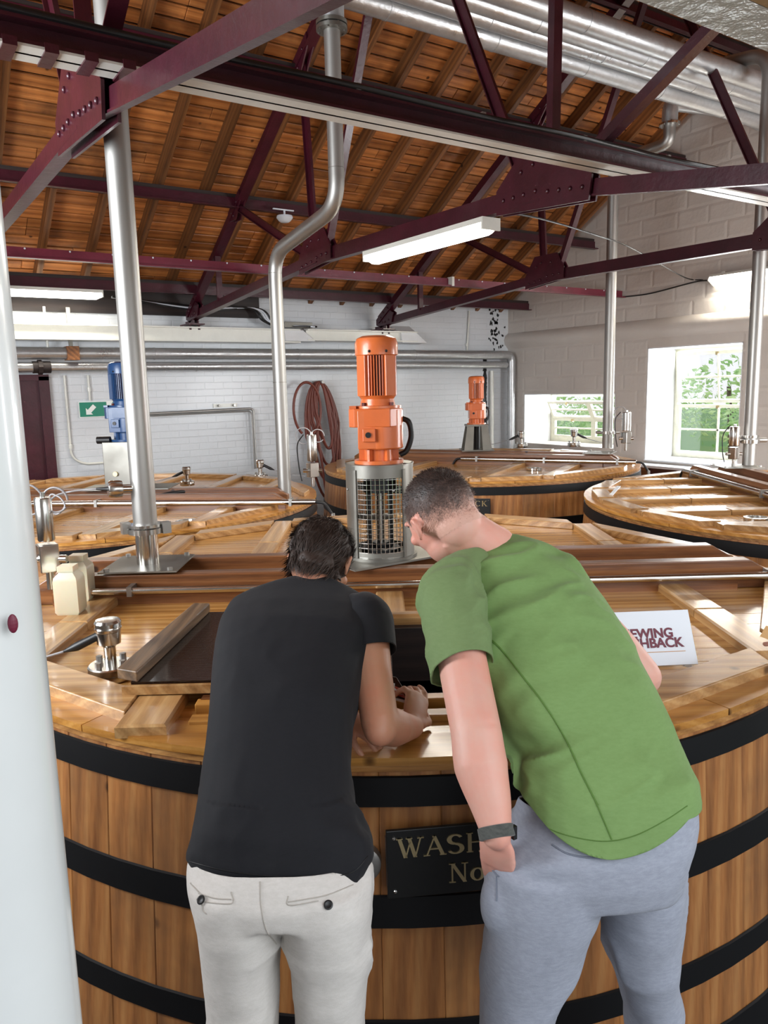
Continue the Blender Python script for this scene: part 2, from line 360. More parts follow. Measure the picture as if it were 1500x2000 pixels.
# ------------------------------------------------------------------ room
YB, XG, XL, RIDGE_Y, ZE, TP = 8.75, 8.12, -2.6, 4.4, 3.05, .613
def zroof(Y): return ZE + ((YB-Y) if Y > RIDGE_Y else (YB-2*RIDGE_Y+Y))*TP
ZR = zroof(RIDGE_Y+1e-6)
def structure(o): o['kind'] = 'structure'; return o
structure(MB().box(-4, 12, -4, 12, -.2, 0).build('floor', M_FLOOR))
b = MB().box(XL-.3, XG+.9, YB, YB+.4, 0, ZE)
wall_back = structure(b.build('wall_back', M_WALLB))
structure(MB().box(XL-.3, XL, -.3, YB, 0, 3.0).poly([(XL-.3, .05, 3.0), (XL-.3, YB, 3.0), (XL-.3, RIDGE_Y, ZR), (XL, .05, 3.0), (XL, YB, 3.0), (XL, RIDGE_Y, ZR)], [(0, 1, 2), (5, 4, 3), (0, 3, 4, 1), (1, 4, 5, 2), (2, 5, 3, 0)]).build('wall_left', M_WALLB))
# gable wall with two window openings
W1 = (6.72, 8.40, .98, 1.70)   # small, y0 y1 z0 z1
W2 = (4.98, 6.24, .86, 2.25)
T = .62
b = MB()
ys = [.0, W2[0], W2[1], W1[0], W1[1], YB]
b.box(XG, XG+T, ys[0], ys[1], 0, ZE).box(XG, XG+T, ys[2], ys[3], 0, ZE).box(XG, XG+T, ys[4], ys[5], 0, ZE)
b.box(XG, XG+T, W2[0], W2[1], 0, W2[2]).box(XG, XG+T, W2[0], W2[1], W2[3], ZE)
b.box(XG, XG+T, W1[0], W1[1], 0, W1[2]).box(XG, XG+T, W1[0], W1[1], W1[3], ZE)
yn = 2*RIDGE_Y-YB
b.poly([(XG, yn, ZE), (XG, YB, ZE), (XG, RIDGE_Y, ZR), (XG+T, yn, ZE), (XG+T, YB, ZE), (XG+T, RIDGE_Y, ZR)], [(0, 1, 2), (5, 4, 3), (0, 3, 4, 1), (1, 4, 5, 2), (2, 5, 3, 0)])
wall_right = structure(b.build('wall_right', M_WALLG))
# painted blocks of the gable, each its own piece
def block_mesh(L, Hh):
    bb = MB(); c = .03; d = .004
    bb.poly([(0, 0, 0), (0, L, 0), (0, L, Hh), (0, 0, Hh), (-d, c, c), (-d, L-c, c), (-d, L-c, Hh-c), (-d, c, Hh-c)],
            [(4, 5, 6, 7), (0, 1, 5, 4), (1, 2, 6, 5), (2, 3, 7, 6), (3, 0, 4, 7)])
    bmesh.ops.recalc_face_normals(bb.bm, faces=bb.bm.faces)
    me = bpy.data.meshes.new('block'); bb.bm.to_mesh(me); bb.bm.free(); me.materials.append(M_WALLG); return me
BL = {}
row = 0; z = .92
while z < 5.4:
    hh = .205; y = 3.0-(row % 2)*.22; k = 0
    while y < YB-.02:
        L = (.44, .40, .5, .46)[(row*3+k) % 4]; k += 1
        y1 = min(y+L, YB-.005)
        segs = [(y, y1)]
        for (a0, a1, z0, z1) in (W1, W2):
            if z+hh > z0-.02 and z < z1+.02:
                ns = []
                for s0, s1 in segs:
                    if s1 <= a0 or s0 >= a1: ns.append((s0, s1)); continue
                    if s0 < a0: ns.append((s0, a0))
                    if s1 > a1: ns.append((a1, s1))
                segs = ns
        for s0, s1 in segs:
            if s1-s0 < .06 or z+hh > zroof(max(s1, RIDGE_Y+.01)) or (s0 < RIDGE_Y and z+hh > zroof(s0)): continue
            key = round(s1-s0-.003, 2)
            if key not in BL: BL[key] = block_mesh(key, hh-.003)
            inst('block', BL[key], wall_right, Matrix.Translation((XG, s0+.0015, z+.0015)))
        y = y1
    z += hh; row += 1
# rounded ledge (trim) running along the gable above the windows
b = MB()
prof = [(0, 2.36), (-.07, 2.44), (-.085, 2.5), (-.06, 2.56), (0, 2.60)]
b.loft([[(XG+px_+.002, y_, z_) for px_, z_ in prof] for y_ in np.linspace(.3, YB, 22)])
structure(b.build('trim_ledge', M_WALLG, smooth=40))
# front wall with the opening the camera looks through
jx = ony(88, 1000, .5).x
b = MB(); prof = [(XL, .5)]+[(jx-.05+.05*math.sin(a), .55-.05*math.cos(a)) for a in np.linspace(0, PI/2, 9)]+[(jx, .8), (XL, .8)]
b.prism(prof, lambda x, y, t_: (x, y, t_), 0, 3.2)
structure(b.build('wall_front', M_JAMB, smooth=40))
b = MB().box(jx-.02, 3.6, .447, .5, 2.19, 3.3).box(3.6, XG, .447, .85, 0, 3.3)
hn = [(jx-.06, 2.19), (jx+.012, 2.19), (jx-.004, 2.12), (jx-.06, 1.98)]
structure(b.build('wall_front_lintel', M_LINT))
structure(MB().box(jx, 3.6, .38, .446, 2.19, 2.4).build('trim_lintel_edge', M_TAN))
tag(MB().ball((0, 0, 0), .006, 8, (.5, .3, 1)).build('paint_fleck', M_SIGNT), 'small dark red paint fleck on the white jamb at left', 'paint spot').location = ony(25, 1218, .499)

# roof: solid deck above, boards and rafters below
ceil_ = MB()
for sgn in (1, -1):
    ya = YB+.35 if sgn > 0 else 2*RIDGE_Y-YB-.35
    za = ZE-.35*TP
    o_ = .05
    ceil_.hexa([(XL, ya, za+o_), (XG+T, ya, za+o_), (XG+T, RIDGE_Y, ZR+o_), (XL, RIDGE_Y, ZR+o_), (XL, ya, za+.15), (XG+T, ya, za+.15), (XG+T, RIDGE_Y, ZR+.15), (XL, RIDGE_Y, ZR+.15)])
ceiling = structure(ceil_.build('ceiling', M_DARKTIM))
th = math.atan(TP); SL = (YB+.3-RIDGE_Y)/math.cos(th); bw = .118
PLM = {}
def plank_mesh(L, W, D=.02):
    key = (round(L, 3), round(W, 3))
    if key not in PLM:
        c = .004; bb = MB().poly([(0, 0, D), (L, 0, D), (L, W, D), (0, W, D), (0, 0, c), (L, 0, c), (L, W, c), (0, W, c), (c, c, 0), (L-c, c, 0), (L-c, W-c, 0), (c, W-c, 0)],
            [(0, 1, 2, 3), (0, 4, 5, 1), (1, 5, 6, 2), (2, 6, 7, 3), (3, 7, 4, 0), (4, 8, 9, 5), (5, 9, 10, 6), (6, 10, 11, 7), (7, 11, 8, 4), (8, 11, 10, 9)])
        bmesh.ops.recalc_face_normals(bb.bm, faces=bb.bm.faces)
        me = bpy.data.meshes.new('plank'); bb.bm.to_mesh(me); bb.bm.free(); me.materials.append(M_PLANK); PLM[key] = me
    return PLM[key]
rng = random.Random(3)
MS = Matrix.Translation((0, YB+.3, ZE-.3*TP)) @ Matrix.Rotation(-th, 4, 'X') @ Matrix.Diagonal((1, -1, 1, 1))  # slope frame: x along, y up the slope
def slope_pt(x, s, o=0):
    c, n_ = math.cos(th), math.sin(th)
    return Vector((x, YB+.3-s*c-o*n_*1, ZE-.3*TP+s*n_-o*c))
nrow = int(SL/bw)
BASE = Matrix((( 1, 0, 0, 0), (0, -math.cos(th), math.sin(th), 0), (0, math.sin(th), math.cos(th), 0), (0, 0, 0, 1)))
for i in range(nrow):
    x = XL; xs = [XL]
    x = XL+rng.choice([.9, 1.8, 2.7])
    while x < XG-.5: xs.append(x); x += rng.choice([2.25, 2.7, 3.15, 3.6])
    xs.append(XG)
    for a0, a1 in zip(xs[:-1], xs[1:]):
        me = plank_mesh(a1-a0-.004, bw-.016)
        p = slope_pt(a0, i*bw)
        o = inst('plank', me, ceiling, Matrix.Translation(p-Vector((0, 0, .001*rng.random()*5))) @ BASE)
# near slope boards (behind the viewer's line of sight), one surface
b = MB()
for i in range(nrow):
    y0 = 2*RIDGE_Y-(YB+.3)+i*bw*math.cos(th); z0 = ZE-.3*TP+i*bw*math.sin(th)
    y1 = y0+(bw-.009)*math.cos(th); z1 = z0+(bw-.009)*math.sin(th)
    b.hexa([(XL, y0, z0), (XG, y0, z0), (XG, y1, z1), (XL, y1, z1), (XL, y0, z0+.02), (XG, y0, z0+.02), (XG, y1, z1+.02), (XL, y1, z1+.02)])
o = b.build('plank', M_PLANK, ceiling); o['kind'] = 'stuff'
RS = .455; RAFM = {}
rx = XG-.16
while rx > XL+.1:
    for side in (0, 1):
        ext = .22 if side == 0 else 0
        a0 = slope_pt(rx, ext, .064); L_ = SL-.03-ext
        if L_ not in RAFM:
            b = MB().box(-.0275, .0275, 0, L_, -.0625, .0625); bmesh.ops.recalc_face_normals(b.bm, faces=b.bm.faces)
            me = bpy.data.meshes.new('rafter'); b.bm.to_mesh(me); b.bm.free(); me.materials.append(M_RAFT); RAFM[L_] = me
        M_ = Matrix.Translation(a0) @ BASE
        if side: M_ = Matrix.Translation((0, 2*RIDGE_Y, 0)) @ Matrix.Diagonal((1, -1, 1, 1)) @ M_ @ Matrix.Diagonal((-1, 1, 1, 1))
        inst('rafter', RAFM[L_], ceiling, M_)
    rx -= RS

# ------------------------------------------------------------------ steel roof trusses
def rivets(b, pts, r=.012, ax=(1, 0, 0)):
    for p in pts: b.ball(p, r, 5, (.7, 1, 1))
N1 = (5.58, 2.89); N2 = (3.12, 2.87); FY, FZ = 8.55, 2.68; RY = RIDGE_Y
def zch(Y): return 2.74+(8.55-(Y if Y > RY else 2*RY-Y))*.605
def truss(X, label):
    t_ = thing('roof_truss', label, 'truss', (X, RY, 0), 0, None)
    L = Matrix.Translation((0, 0, 0))
    def P(y, z, dx=0): return (X+dx, y, z)
    def member(nm, a, b_, w_, h_, m_=M_MAROON, flange=True):
        bb = MB(); bb.bar(P(*a), P(*b_), w_*.35, h_, (0, 0, 1) if abs(b_[0]-a[0]) > .1 else (0, 1, 0))
        if flange:  # angle iron: a wide flange on the lower edge
            bb.bar(P(*a), P(*b_), w_, h_*.12, (0, 0, 1) if abs(b_[0]-a[0]) > .1 else (0, 1, 0), -h_*.5)
        return bb.build(nm, m_, t_, world=True)
    yf2 = 2*RY-FY
    member('top_chord', (FY+.05, zch(FY)-.02), (RY, zch(RY)), .09, .10)
    member('top_chord', (.9, zch(.9)), (RY, zch(RY)), .09, .10)
    member('bottom_chord', (FY, FZ), (N1[0], N1[1]-.0), .08, .085)
    member('tie_beam', N1, N2, .065, .10)
    member('bottom_chord', N2, (.9, 2.52), .03, .078)
    for (a, c) in (((N1[0]+.05, N1[1]), (5.75, zch(5.75))), ((N1[0]-.1, N1[1]), (4.45, zch(4.45)-.05)), ((N1[0]+.1, N1[1]), (7.15, zch(7.15))),
                   ((N2[0]-.05, N2[1]), (3.05, zch(3.05))), ((N2[0]+.1, N2[1]), (4.35, zch(4.35)-.05)), ((N2[0]-.1, N2[1]), (1.65, zch(1.65)))):
        member('web_strut', a, c, .06, .06)
    member('web_strut', (7.72, zch(7.72)), (7.72, 2.76), .06, .06)
    def gus(poly, rv, nm='gusset_plate'):
        bb = MB().prism(poly, lambda y, z, t2: (X+t2, y, z), -.032, -.020).prism(poly, lambda y, z, t2: (X+t2, y, z), .020, .032)
        g = bb.build(nm, M_MAROON, t_, world=True)
        bb = MB()
        for (y, z) in rv:
            bb.ball((X-.034, y, z), .013, 5, (.8, 1, 1)); bb.ball((X+.034, y, z), .013, 5, (.8, 1, 1))
        if rv: tag(bb.build('rivets', M_MAROON, g, smooth=40, world=True), kind='stuff')
    y, z = N1
    gus([(y+.30, z-.10), (y-.22, z-.05), (y-.22, z+.06), (y-.13, z+.20), (y+.17, z+.20), (y+.30, z+.02)], [(y+.25, z-.05), (y+.17, z-.04), (y+.09, z-.03), (y, z-.01), (y-.08, z), (y-.16, z), (y-.05, z+.12), (y+.08, z+.13), (y+.14, z+.1)])
    y, z = N2
    gus([(y+.34, z-.07), (y-.34, z-.12), (y-.36, z+.0), (y-.12, z+.20), (y+.17, z+.20), (y+.34, z+.06)], [(y+.28, z), (y+.2, z), (y+.12, z), (y+.03, z), (y-.06, z-.02), (y-.14, z-.03), (y-.22, z-.04), (y-.3, z-.05), (y+.05, z+.14), (y-.06, z+.14), (y+.14, z+.12)])
    gus([(FY+.09, FZ-.03), (FY-.02, FZ-.07), (FY-.26, FZ-.02), (FY-.3, FZ+.1), (FY-.14, zch(FY-.14)+.04), (FY+.09, zch(FY)-.02)], [(FY-.05, FZ), (FY-.12, FZ), (FY-.2, FZ+.02), (FY-.02, FZ+.06), (FY-.08, FZ+.12)])
    for yy in (7.15, 5.75):
        zz = zch(yy); gus([(yy+.12, zz-.12), (yy-.10, zz-.02), (yy-.16, zz+.10), (yy+.1, zz-.02+.03), (yy+.16, zz-.06)] if 0 else [(yy+.14, zz-.13), (yy-.02, zz-.13), (yy-.14, zz+.02), (yy-.13, zz+.12), (yy+.15, zz-.04)], [(yy+.06, zz-.06), (yy, zz-.04), (yy-.06, zz+.02), (yy+.02, zz-.09)])
    zz = zch(RY); gus([(RY+.25, zz-.2), (RY-.25, zz-.2), (RY-.18, zz-.02), (RY, zz+.06), (RY+.18, zz-.02)], [(RY+.14, zz-.12), (RY-.14, zz-.12), (RY, zz-.02), (RY, zz-.12)])
    gus([(FY+.12, FZ-.09), (FY-.14, FZ-.09), (FY-.14, FZ-.05), (FY+.12, FZ-.05)], [])
    bb = MB(); bb.box(X-.09, X+.09, FY-.16, FY+.14, FZ-.10, FZ-.085)
    for dx in (-.05, .05): bb.cyl((X+dx, FY-.08, FZ-.15), (X+dx, FY-.08, FZ-.08), .014, 6)
    bb.build('foot_plate', M_MAROON, t_, world=True)
    return t_
truss(.79, 'maroon riveted steel roof truss at far left, crossing in front of the wide steel pipe')
truss(3.15, 'maroon riveted steel roof truss in the middle that carries the long fluorescent light')
truss(5.72, 'maroon riveted steel roof truss nearest the right gable wall')
# purlins: steel angle with a black timber on top
for (Y, z, lab) in ((8.32, 2.94, 'maroon purlin lowest on the roof slope, just above the back wall'), (7.12, 3.60, 'maroon purlin second from the eaves, smoke detector hanging from it'),
                    (5.80, 4.30, 'maroon purlin third from the eaves, seen just above the big horizontal beam'), (4.80, 5.02, 'maroon purlin highest on the far roof slope, by the ridge')):
    p = thing('purlin', lab, 'purlin', (0, Y, z))
    MB().box(XL, XG+.05, Y-.012, Y+.0, z-.05, z+.05).box(XL, XG+.05, Y-.07, Y, z-.05, z-.04).build('steel_angle', M_MAROON, p, world=True)
    MB().box(XL, XG+.02, Y+.0, Y+.09, z-.0, z+.085).build('timber_bearer', M_DARKTIM, p, world=True)
p = thing('steel_rail', 'long light maroon steel rail resting across the lower truss members, ends at the gable', 'rail', (0, 6.64, 2.93))
MB().box(XL, XG-.02, 6.635, 6.645, 2.895, 2.975).box(XL, XG-.02, 6.58, 6.645, 2.89, 2.90).build('steel_angle', M_MAROONL, p, world=True)
MB().box(5.3, 5.33, 6.57, 6.65, 2.89, 2.985).build('joint_plate', M_WHITE, p, world=True)
bb = MB()
for i in range(26): bb.ball((-.5+i*.33, 6.63, 2.965), .008, 4)
tag(bb.build('rivet_row', M_SIGNW, p, world=True), kind='stuff')
# the big runway beam with cables on top
BY = 2.67
p = thing('runway_beam', 'deep maroon steel runway beam with pale underside and black cables along its top', 'beam', (0, BY, 3.0))
ZB0, ZB1 = 2.865, 2.955
MB().box(XL, XG, BY-.006, BY+.006, ZB0, ZB1).box(XL, XG, BY-.05, BY+.05, ZB1-.012, ZB1).box(XL, XG, BY-.06, BY+.06, ZB0+.008, ZB0+.018).build('web_and_flanges', M_MAROON, p, world=True)
MB().box(XL, XG, BY-.06, BY+.06, ZB0, ZB0+.0075).build('bottom_flange_face', M_WHITE, p, world=True)
for i in range(7):
    x0 = .10+i*.115
    MB().box(x0, x0+.04, BY-.064, BY+.064, ZB0-.006, ZB0+.02).build('clamp', M_MAROON, p, world=True)
for k in range(3):
    MB().tube([(x, BY-.052+k*.022, ZB1+.012-.004*(k == 0)+.003*math.sin(x*5+k)) for x in np.linspace(XL, XG-.9+.35*k, 60)], .0115, 6).build('cable', M_BLACK, p, smooth=60, world=True)
for i in range(13):
    x0 = -.2+i*.62
    MB().box(x0, x0+.02, BY-.055, BY+.025, ZB1, ZB1+.024).build('cable_clip', M_STEEL, p, world=True)
# eaves: dark boarding and white steel wall beam
structure(MB().box(XL, 4.05, YB-.06, YB-.0, 2.70, 3.05).build('trim_eaves_board', M_DARKTIM))
tag(MB().box(XL, 4.45, 8.42, YB, 2.40, 2.415).box(XL, 4.45, 8.42, YB, 2.545, 2.56).box(XL, 4.45, 8.47, 8.48, 2.4, 2.56).build('wall_beam', M_WHITE), 'white steel beam along the back wall under the left truss foot', 'beam')
tag(MB().box(4.55, 6.2, 8.42, YB, 2.43, 2.445).box(4.55, 6.2, 8.42, YB, 2.55, 2.565).box(4.55, 6.2, 8.47, 8.48, 2.43, 2.56).build('wall_beam', M_WHITE), 'white steel beam on the back wall under the right truss foot', 'beam')
for x0 in (4.25, 5.95):
    tag(MB().poly([(x0, YB, 2.66), (x0+.35, YB, 2.66), (x0+.5, YB, 2.42), (x0, YB, 2.42), (x0, 8.45, 2.55), (x0+.25, 8.45, 2.55), (x0+.4, 8.42, 2.42), (x0, 8.42, 2.42)],
        [(0, 1, 2, 3), (4, 5, 6, 7), (0, 4, 5, 1), (1, 5, 6, 2), (2, 6, 7, 3), (3, 7, 4, 0)]).build('beam_bracket', M_REVEAL),
        'sloping white bracket behind the tall bent pipe' if x0 < 5 else 'sloping white bracket at the right end of the wall beam', 'bracket')
tag(MB().box(4.28, 4.66, 8.5, 8.62, 2.585, 2.65).build('junction_box', M_GALV, bevel=.004), 'small grey junction box on the white wall beam', 'junction box')
for k, (c0, m_) in enumerate([(.0, M_BLACK), (.03, M_BLACK), (.06, M_SIGNW), (.09, M_SIGNW), (.12, M_BLACK)]):
    pts = spline([(2.3, 8.62-c0*.5, 2.86), (3.2, 8.6, 2.80-c0*.3), (3.85+c0, 8.58, 2.80), (4.02+c0, 8.55, 2.66), (4.2, 8.52, 2.60+c0*.2), (4.6+c0, 8.5, 2.60)])
    tag(MB().tube(pts, .011, 6).build('wall_cable', m_, smooth=60), ['lowest black cable', 'middle black cable', 'upper white cable', 'lower white cable', 'thin outer black cable'][k]+' in the bundle over the wall beam beside the junction box', 'cable', 'cables at the eaves')

# back wall fittings
def pipe_thing(name, label, pts, r, m_, cat='pipe', n=20, rr=.12, bands=0, mb=None):
    t_ = thing(name, label, cat, pts[0]); MB().tube(rounded(pts, rr, 8), r, n).build('pipe_run', m_, t_, smooth=50, world=True)
    if bands:
        a, b_ = Vector(pts[0]), Vector(pts[1]); N = int((b_-a).length/bands)
        for i in range(1, N):
            c = a+(b_-a)*(i/N); d = (b_-a).normalized(); MB().cyl(c-d*.006, c+d*.006, r+.004, n).build('band', mb or m_, t_, smooth=50, world=True)
    return t_
pipe_thing('lagged_wall_pipe', 'upper foil-clad pipe along the back wall, turning down in the corner', [(XL, 8.55, 2.27), (8.0, 8.55, 2.27), (8.0, 8.55, .9)], .062, M_LAG, rr=.1, bands=1.6)
pipe_thing('lagged_wall_pipe', 'lower foil-clad pipe along the back wall, just under the other one', [(.8, 8.55, 2.13), (7.9, 8.55, 2.13), (7.9, 8.68, 2.13)], .05, M_LAG, rr=.05, bands=1.9)
tag(MB().cyl((1.45, 8.55, 2.13), (1.62, 8.55, 2.13), .062, 12).cyl((1.5, 8.55, 2.13), (1.54, 8.55, 2.13), .075, 8).build('pipe_coupling', M_DARKTIM, smooth=40), 'dark rusty coupling on the lower wall pipe at left', 'coupling')
tag(MB().box(1.78, 1.9, 8.47, 8.63, 2.2, 2.34).build('pipe_clamp', M_RAFT), 'brown clamp on the upper wall pipe at left', 'clamp')
pipe_thing('thin_wall_pipe', 'thin white vertical pipe on the back wall beside the corner elbow', [(7.75, 8.70, .9), (7.75, 8.70, 2.05)], .03, M_WHITE)
tag(MB().tube(rounded([(2.62, 8.68, 1.615), (3.9, 8.68, 1.63), (3.9, 8.68, .9)], .05), .016, 8).tube(rounded([(2.62, 8.66, 1.59), (3.87, 8.66, 1.60), (3.87, 8.66, .9)], .05), .008, 6).build('instrument_tube', M_STEEL, smooth=50), 'thin bent steel tube on the back wall between the two left pipes', 'tube')
t_ = thing('wall_bracket', 'small steel bracket plate on the back wall above the bent tube', 'bracket', (3.55, 8.72, 1.7))
MB().box(3.42, 3.72, 8.735, 8.75, 1.655, 1.70).build('back_plate', M_WHITE, t_, world=True)
for dx in (-.09, .1): MB().cyl((3.57+dx, 8.69, 1.677), (3.57+dx, 8.74, 1.677), .014, 8).build('stud', M_STEEL, t_, world=True)
for (pts, lab) in (([(1.78, 8.72, 2.05), (1.78, 8.72, 1.18), (1.9, 8.72, 1.10), (2.5, 8.72, 1.10)], 'white conduit dropping down the back wall at left then bending right'),
                   ([(2.02, 8.72, 2.05), (2.02, 8.72, 1.78)], 'short white conduit above the green exit sign'), ([(1.62, 8.60, 2.74), (1.62, 8.6, 2.3)], 'thin white rod hanging below the left lamp'), ([(7.35, 8.73, 2.9), (7.3, 8.73, 2.3)], 'white conduit high on the back wall near the corner')):
    t_ = thing('conduit', lab, 'conduit', pts[0]); MB().tube(rounded(pts, .08), .013, 8).build('conduit_run', M_WHITE, t_, smooth=50, world=True)
    MB().cyl(Vector(pts[1])+Vector((0, 0, .10)), Vector(pts[1])+Vector((0, 0, .14)), .02, 8).build('clip', M_WHITE, t_, world=True)
tag(MB().box(1.83, 1.87, 8.60, 8.62, 2.34, 2.74).build('strut_channel', M_GALV), 'slotted steel strut under the left lamp', 'strut')
# door
d_ = structure(empty('door_1', (1.3, 8.74, 0)))
MB().box(.75, 1.52, 8.72, 8.75, 0, 2.0).build('door_leaf', M_MAROON, d_, world=True); MB().box(1.52, 1.62, 8.68, 8.75, 0, 2.04).box(.65, 1.62, 8.68, 8.75, 2.0, 2.06).build('door_frame', M_MAROON, d_, world=True)
# exit sign
s_ = thing('exit_sign', 'green and white running-man exit sign with arrow on the back wall', 'sign', (2.2, 8.73, 1.69))
EX0, EX1, EZ0, EZ1 = 1.90, 2.50, 1.60, 1.77
MB().box(EX0, EX1, 8.725, 8.745, EZ0, EZ1).build('panel', M_EXITW, s_, world=True)
MB().box(EX0+.008, EX0+.29, 8.721, 8.726, EZ0+.008, EZ1-.008).box(EX0+.40, EX1-.008, 8.721, 8.726, EZ0+.008, EZ1-.008).build('green_field', M_EXITG, s_, world=True)
def flat(b, poly, x0, z0, s, y=8.718): b.prism(poly, lambda a, c, t2: (x0+a*s, y-t2, z0+c*s), 0, .002)
b = MB(); flat(b, [(0, 0), (.62, 0), (.45, .17), (.95, .67), (.67, .95), (.17, .45), (0, .62)], EX0+.07, EZ0+.03, .115); b.build('arrow', M_EXITW, s_, world=True)
b = MB()
flat(b, [(.42, .5), (.62, .85), (.78, .8), (.62, .45)], EX0+.27, EZ0+.02, .13); flat(b, [(.42, .5), (.2, .18), (0, .2), (0, .1), (.26, .06), (.55, .42)], EX0+.27, EZ0+.02, .13)
flat(b, [(.5, .5), (.85, .38), (.9, 0), (1.02, 0), (.98, .46), (.6, .6)], EX0+.27, EZ0+.02, .13); flat(b, [(.55, .8), (.25, .82), (.15, .6), (.24, .56), (.32, .7), (.6, .68)], EX0+.27, EZ0+.02, .13); flat(b, [(.7, .82), (1.0, .6), (1.1, .68), (.8, .9)], EX0+.27, EZ0+.02, .13)
flat(b, [(.74+.1*math.cos(a), 1.0+.1*math.sin(a)) for a in np.linspace(0, 2*PI, 10)[:-1]], EX0+.27, EZ0+.02, .13)
b.build('running_figure', M_EXITG, s_, world=True)
# hose coil
t_ = thing('hose_coil', 'red brown rubber hose coiled and hung on the back wall', 'hose', (4.7, 8.66, 1.95))
HX, HZ = 4.80, 1.93
for k in range(8):
    w_ = .10+.045*(k % 4); h_ = .42+.11*(k % 5); yy = 8.56+.022*(k % 4)
    pts = [(HX-.05+w_*math.cos(a)*(1.0 if math.sin(a) > 0 else .9)+.04*k/8+.10*(1-math.sin(a))*.6, yy+.01*math.sin(3*a), HZ-h_+h_*math.sin(a)) for a in np.linspace(0, 2*PI, 34)[:-1]]
    MB().tube(pts, .017, 8, closed=True).build('hose_loop', M_HOSE, t_, smooth=60, world=True)
MB().tube([(HX-.23+.02*math.cos(a)+.17*math.cos(a), 8.55, HZ-.33+.33*math.sin(a)) for a in np.linspace(-.4*PI+0, 1.35*PI, 30)], .017, 8).build('hose_loop', M_HOSE, t_, smooth=60, world=True)
MB().cyl((HX-.02, 8.5, HZ+.0), (HX-.02, 8.74, HZ), .02, 8).build('hook', M_STEEL, t_, world=True)
# black stain: peeled crack in the corner as an irregular patch
b = MB(); rr = random.Random(5)
for i in range(46):
    z0 = 2.36+rr.random()*.62; x0 = 7.93-.06+rr.gauss(0, .07)
    n_ = 5; b.prism([(x0+rr.uniform(.006, .03)*math.cos(a), z0+rr.uniform(.006, .04)*math.sin(a)) for a in np.linspace(0, 2*PI, n_+1)[:-1]], lambda a, c, t2: (a, YB-.001-t2, c), 0, .004)
for i in range(24):
    z0 = 1.0+i*.055; b.prism([(7.63+rr.uniform(-.015, 0), z0), (7.68+rr.uniform(0, .02), z0), (7.68+rr.uniform(0, .02), z0+.06), (7.63+rr.uniform(-.01, .01), z0+.06)], lambda a, c, t2: (a, YB-.001-t2, c), 0, .004)
tag(b.build('mould_patch', M_BLACK), 'black flaking mould running down the room corner', 'stain', kind='stuff')

# ------------------------------------------------------------------ windows
def window(idx, W, rows, cols, tilt, X=XG+T-.07):
    y0, y1, z0, z1 = W; o = structure(empty('window_%d' % idx, (X, (y0+y1)/2, z0)))
    b = MB(); f = .055
    b.box(X, X+.06, y0, y0+f, z0, z1).box(X, X+.06, y1-f, y1, z0, z1).box(X, X+.06, y0+f, y1-f, z0, z0+f).box(X, X+.06, y0+f, y1-f, z1-f, z1)
    b.build('window_frame', M_FRAME, o, world=True)
    nz = len(rows)
    for (ra, rb, tl) in rows:
        za, zb = z0+f+(z1-z0-2*f)*ra, z0+f+(z1-z0-2*f)*rb
        ncols = cols
        for (ca, cb) in ncols:
            ya, yb = y0+f+(y1-y0-2*f)*ca, y0+f+(y1-y0-2*f)*cb
            Mx = Matrix.Translation((X+.02, 0, za)) @ Matrix.Rotation(-tl, 4, 'Y') @ Matrix.Translation((-X-.02, 0, -za))
            b = MB(); g = .04
            b.box(X, X+.04, ya, ya+g, za, zb, Mx).box(X, X+.04, yb-g, yb, za, zb, Mx).box(X, X+.04, ya+g, yb-g, za, za+g, Mx).box(X, X+.04, ya+g, yb-g, zb-g, zb, Mx)
            s = b.build('sash', M_FRAME, o, world=True)
            b = MB(); ym, zm = (ya+yb)/2, (za+zb)/2
            if yb-ya > .8 or len(ncols) == 1: b.box(X+.01, X+.03, ym-.011, ym+.011, za+g, zb-g, Mx)
            b.box(X+.01, X+.03, ya+g, yb-g, zm-.011, zm+.011, Mx)
            b.build('glazing_bar', M_FRAME, s, world=True)
            MB().box(X+.018, X+.022, ya+g, yb-g, za+g, zb-g, Mx).build('pane', M_GLASS, s, world=True)
            MB().box(X-.02, X+.01, (ya+yb)/2-.015, (ya+yb)/2+.015, zb-.05, zb-.01, Mx).build('catch', M_GOLD, s, world=True)
    return o
window(1, W1, [(.0, .48, 0.), (.48, .96, .5)], [(0, .5), (.5, 1)], 0)
window(2, W2, [(.0, .49, 0.), (.51, 1, .10)], [(0, 1)], 0)
structure(MB().box(XG-.02, XG+T-.08, W2[0]+.005, W2[1]-.005, W2[2]-.005, W2[2]+.012).build('window_sill_big', M_REVEAL))
# reveals painted bright white
for k, W in enumerate((W1, W2)):
    y0, y1, z0, z1 = W
    structure(MB().box(XG+.0, XG+T-.08, y1-.012, y1+.0, z0, z1).box(XG, XG+T-.08, y0, y0+.012, z0, z1).box(XG, XG+T-.08, y0, y1, z1-.012, z1).build('window_reveal_%d' % (k+1), M_REVEAL))
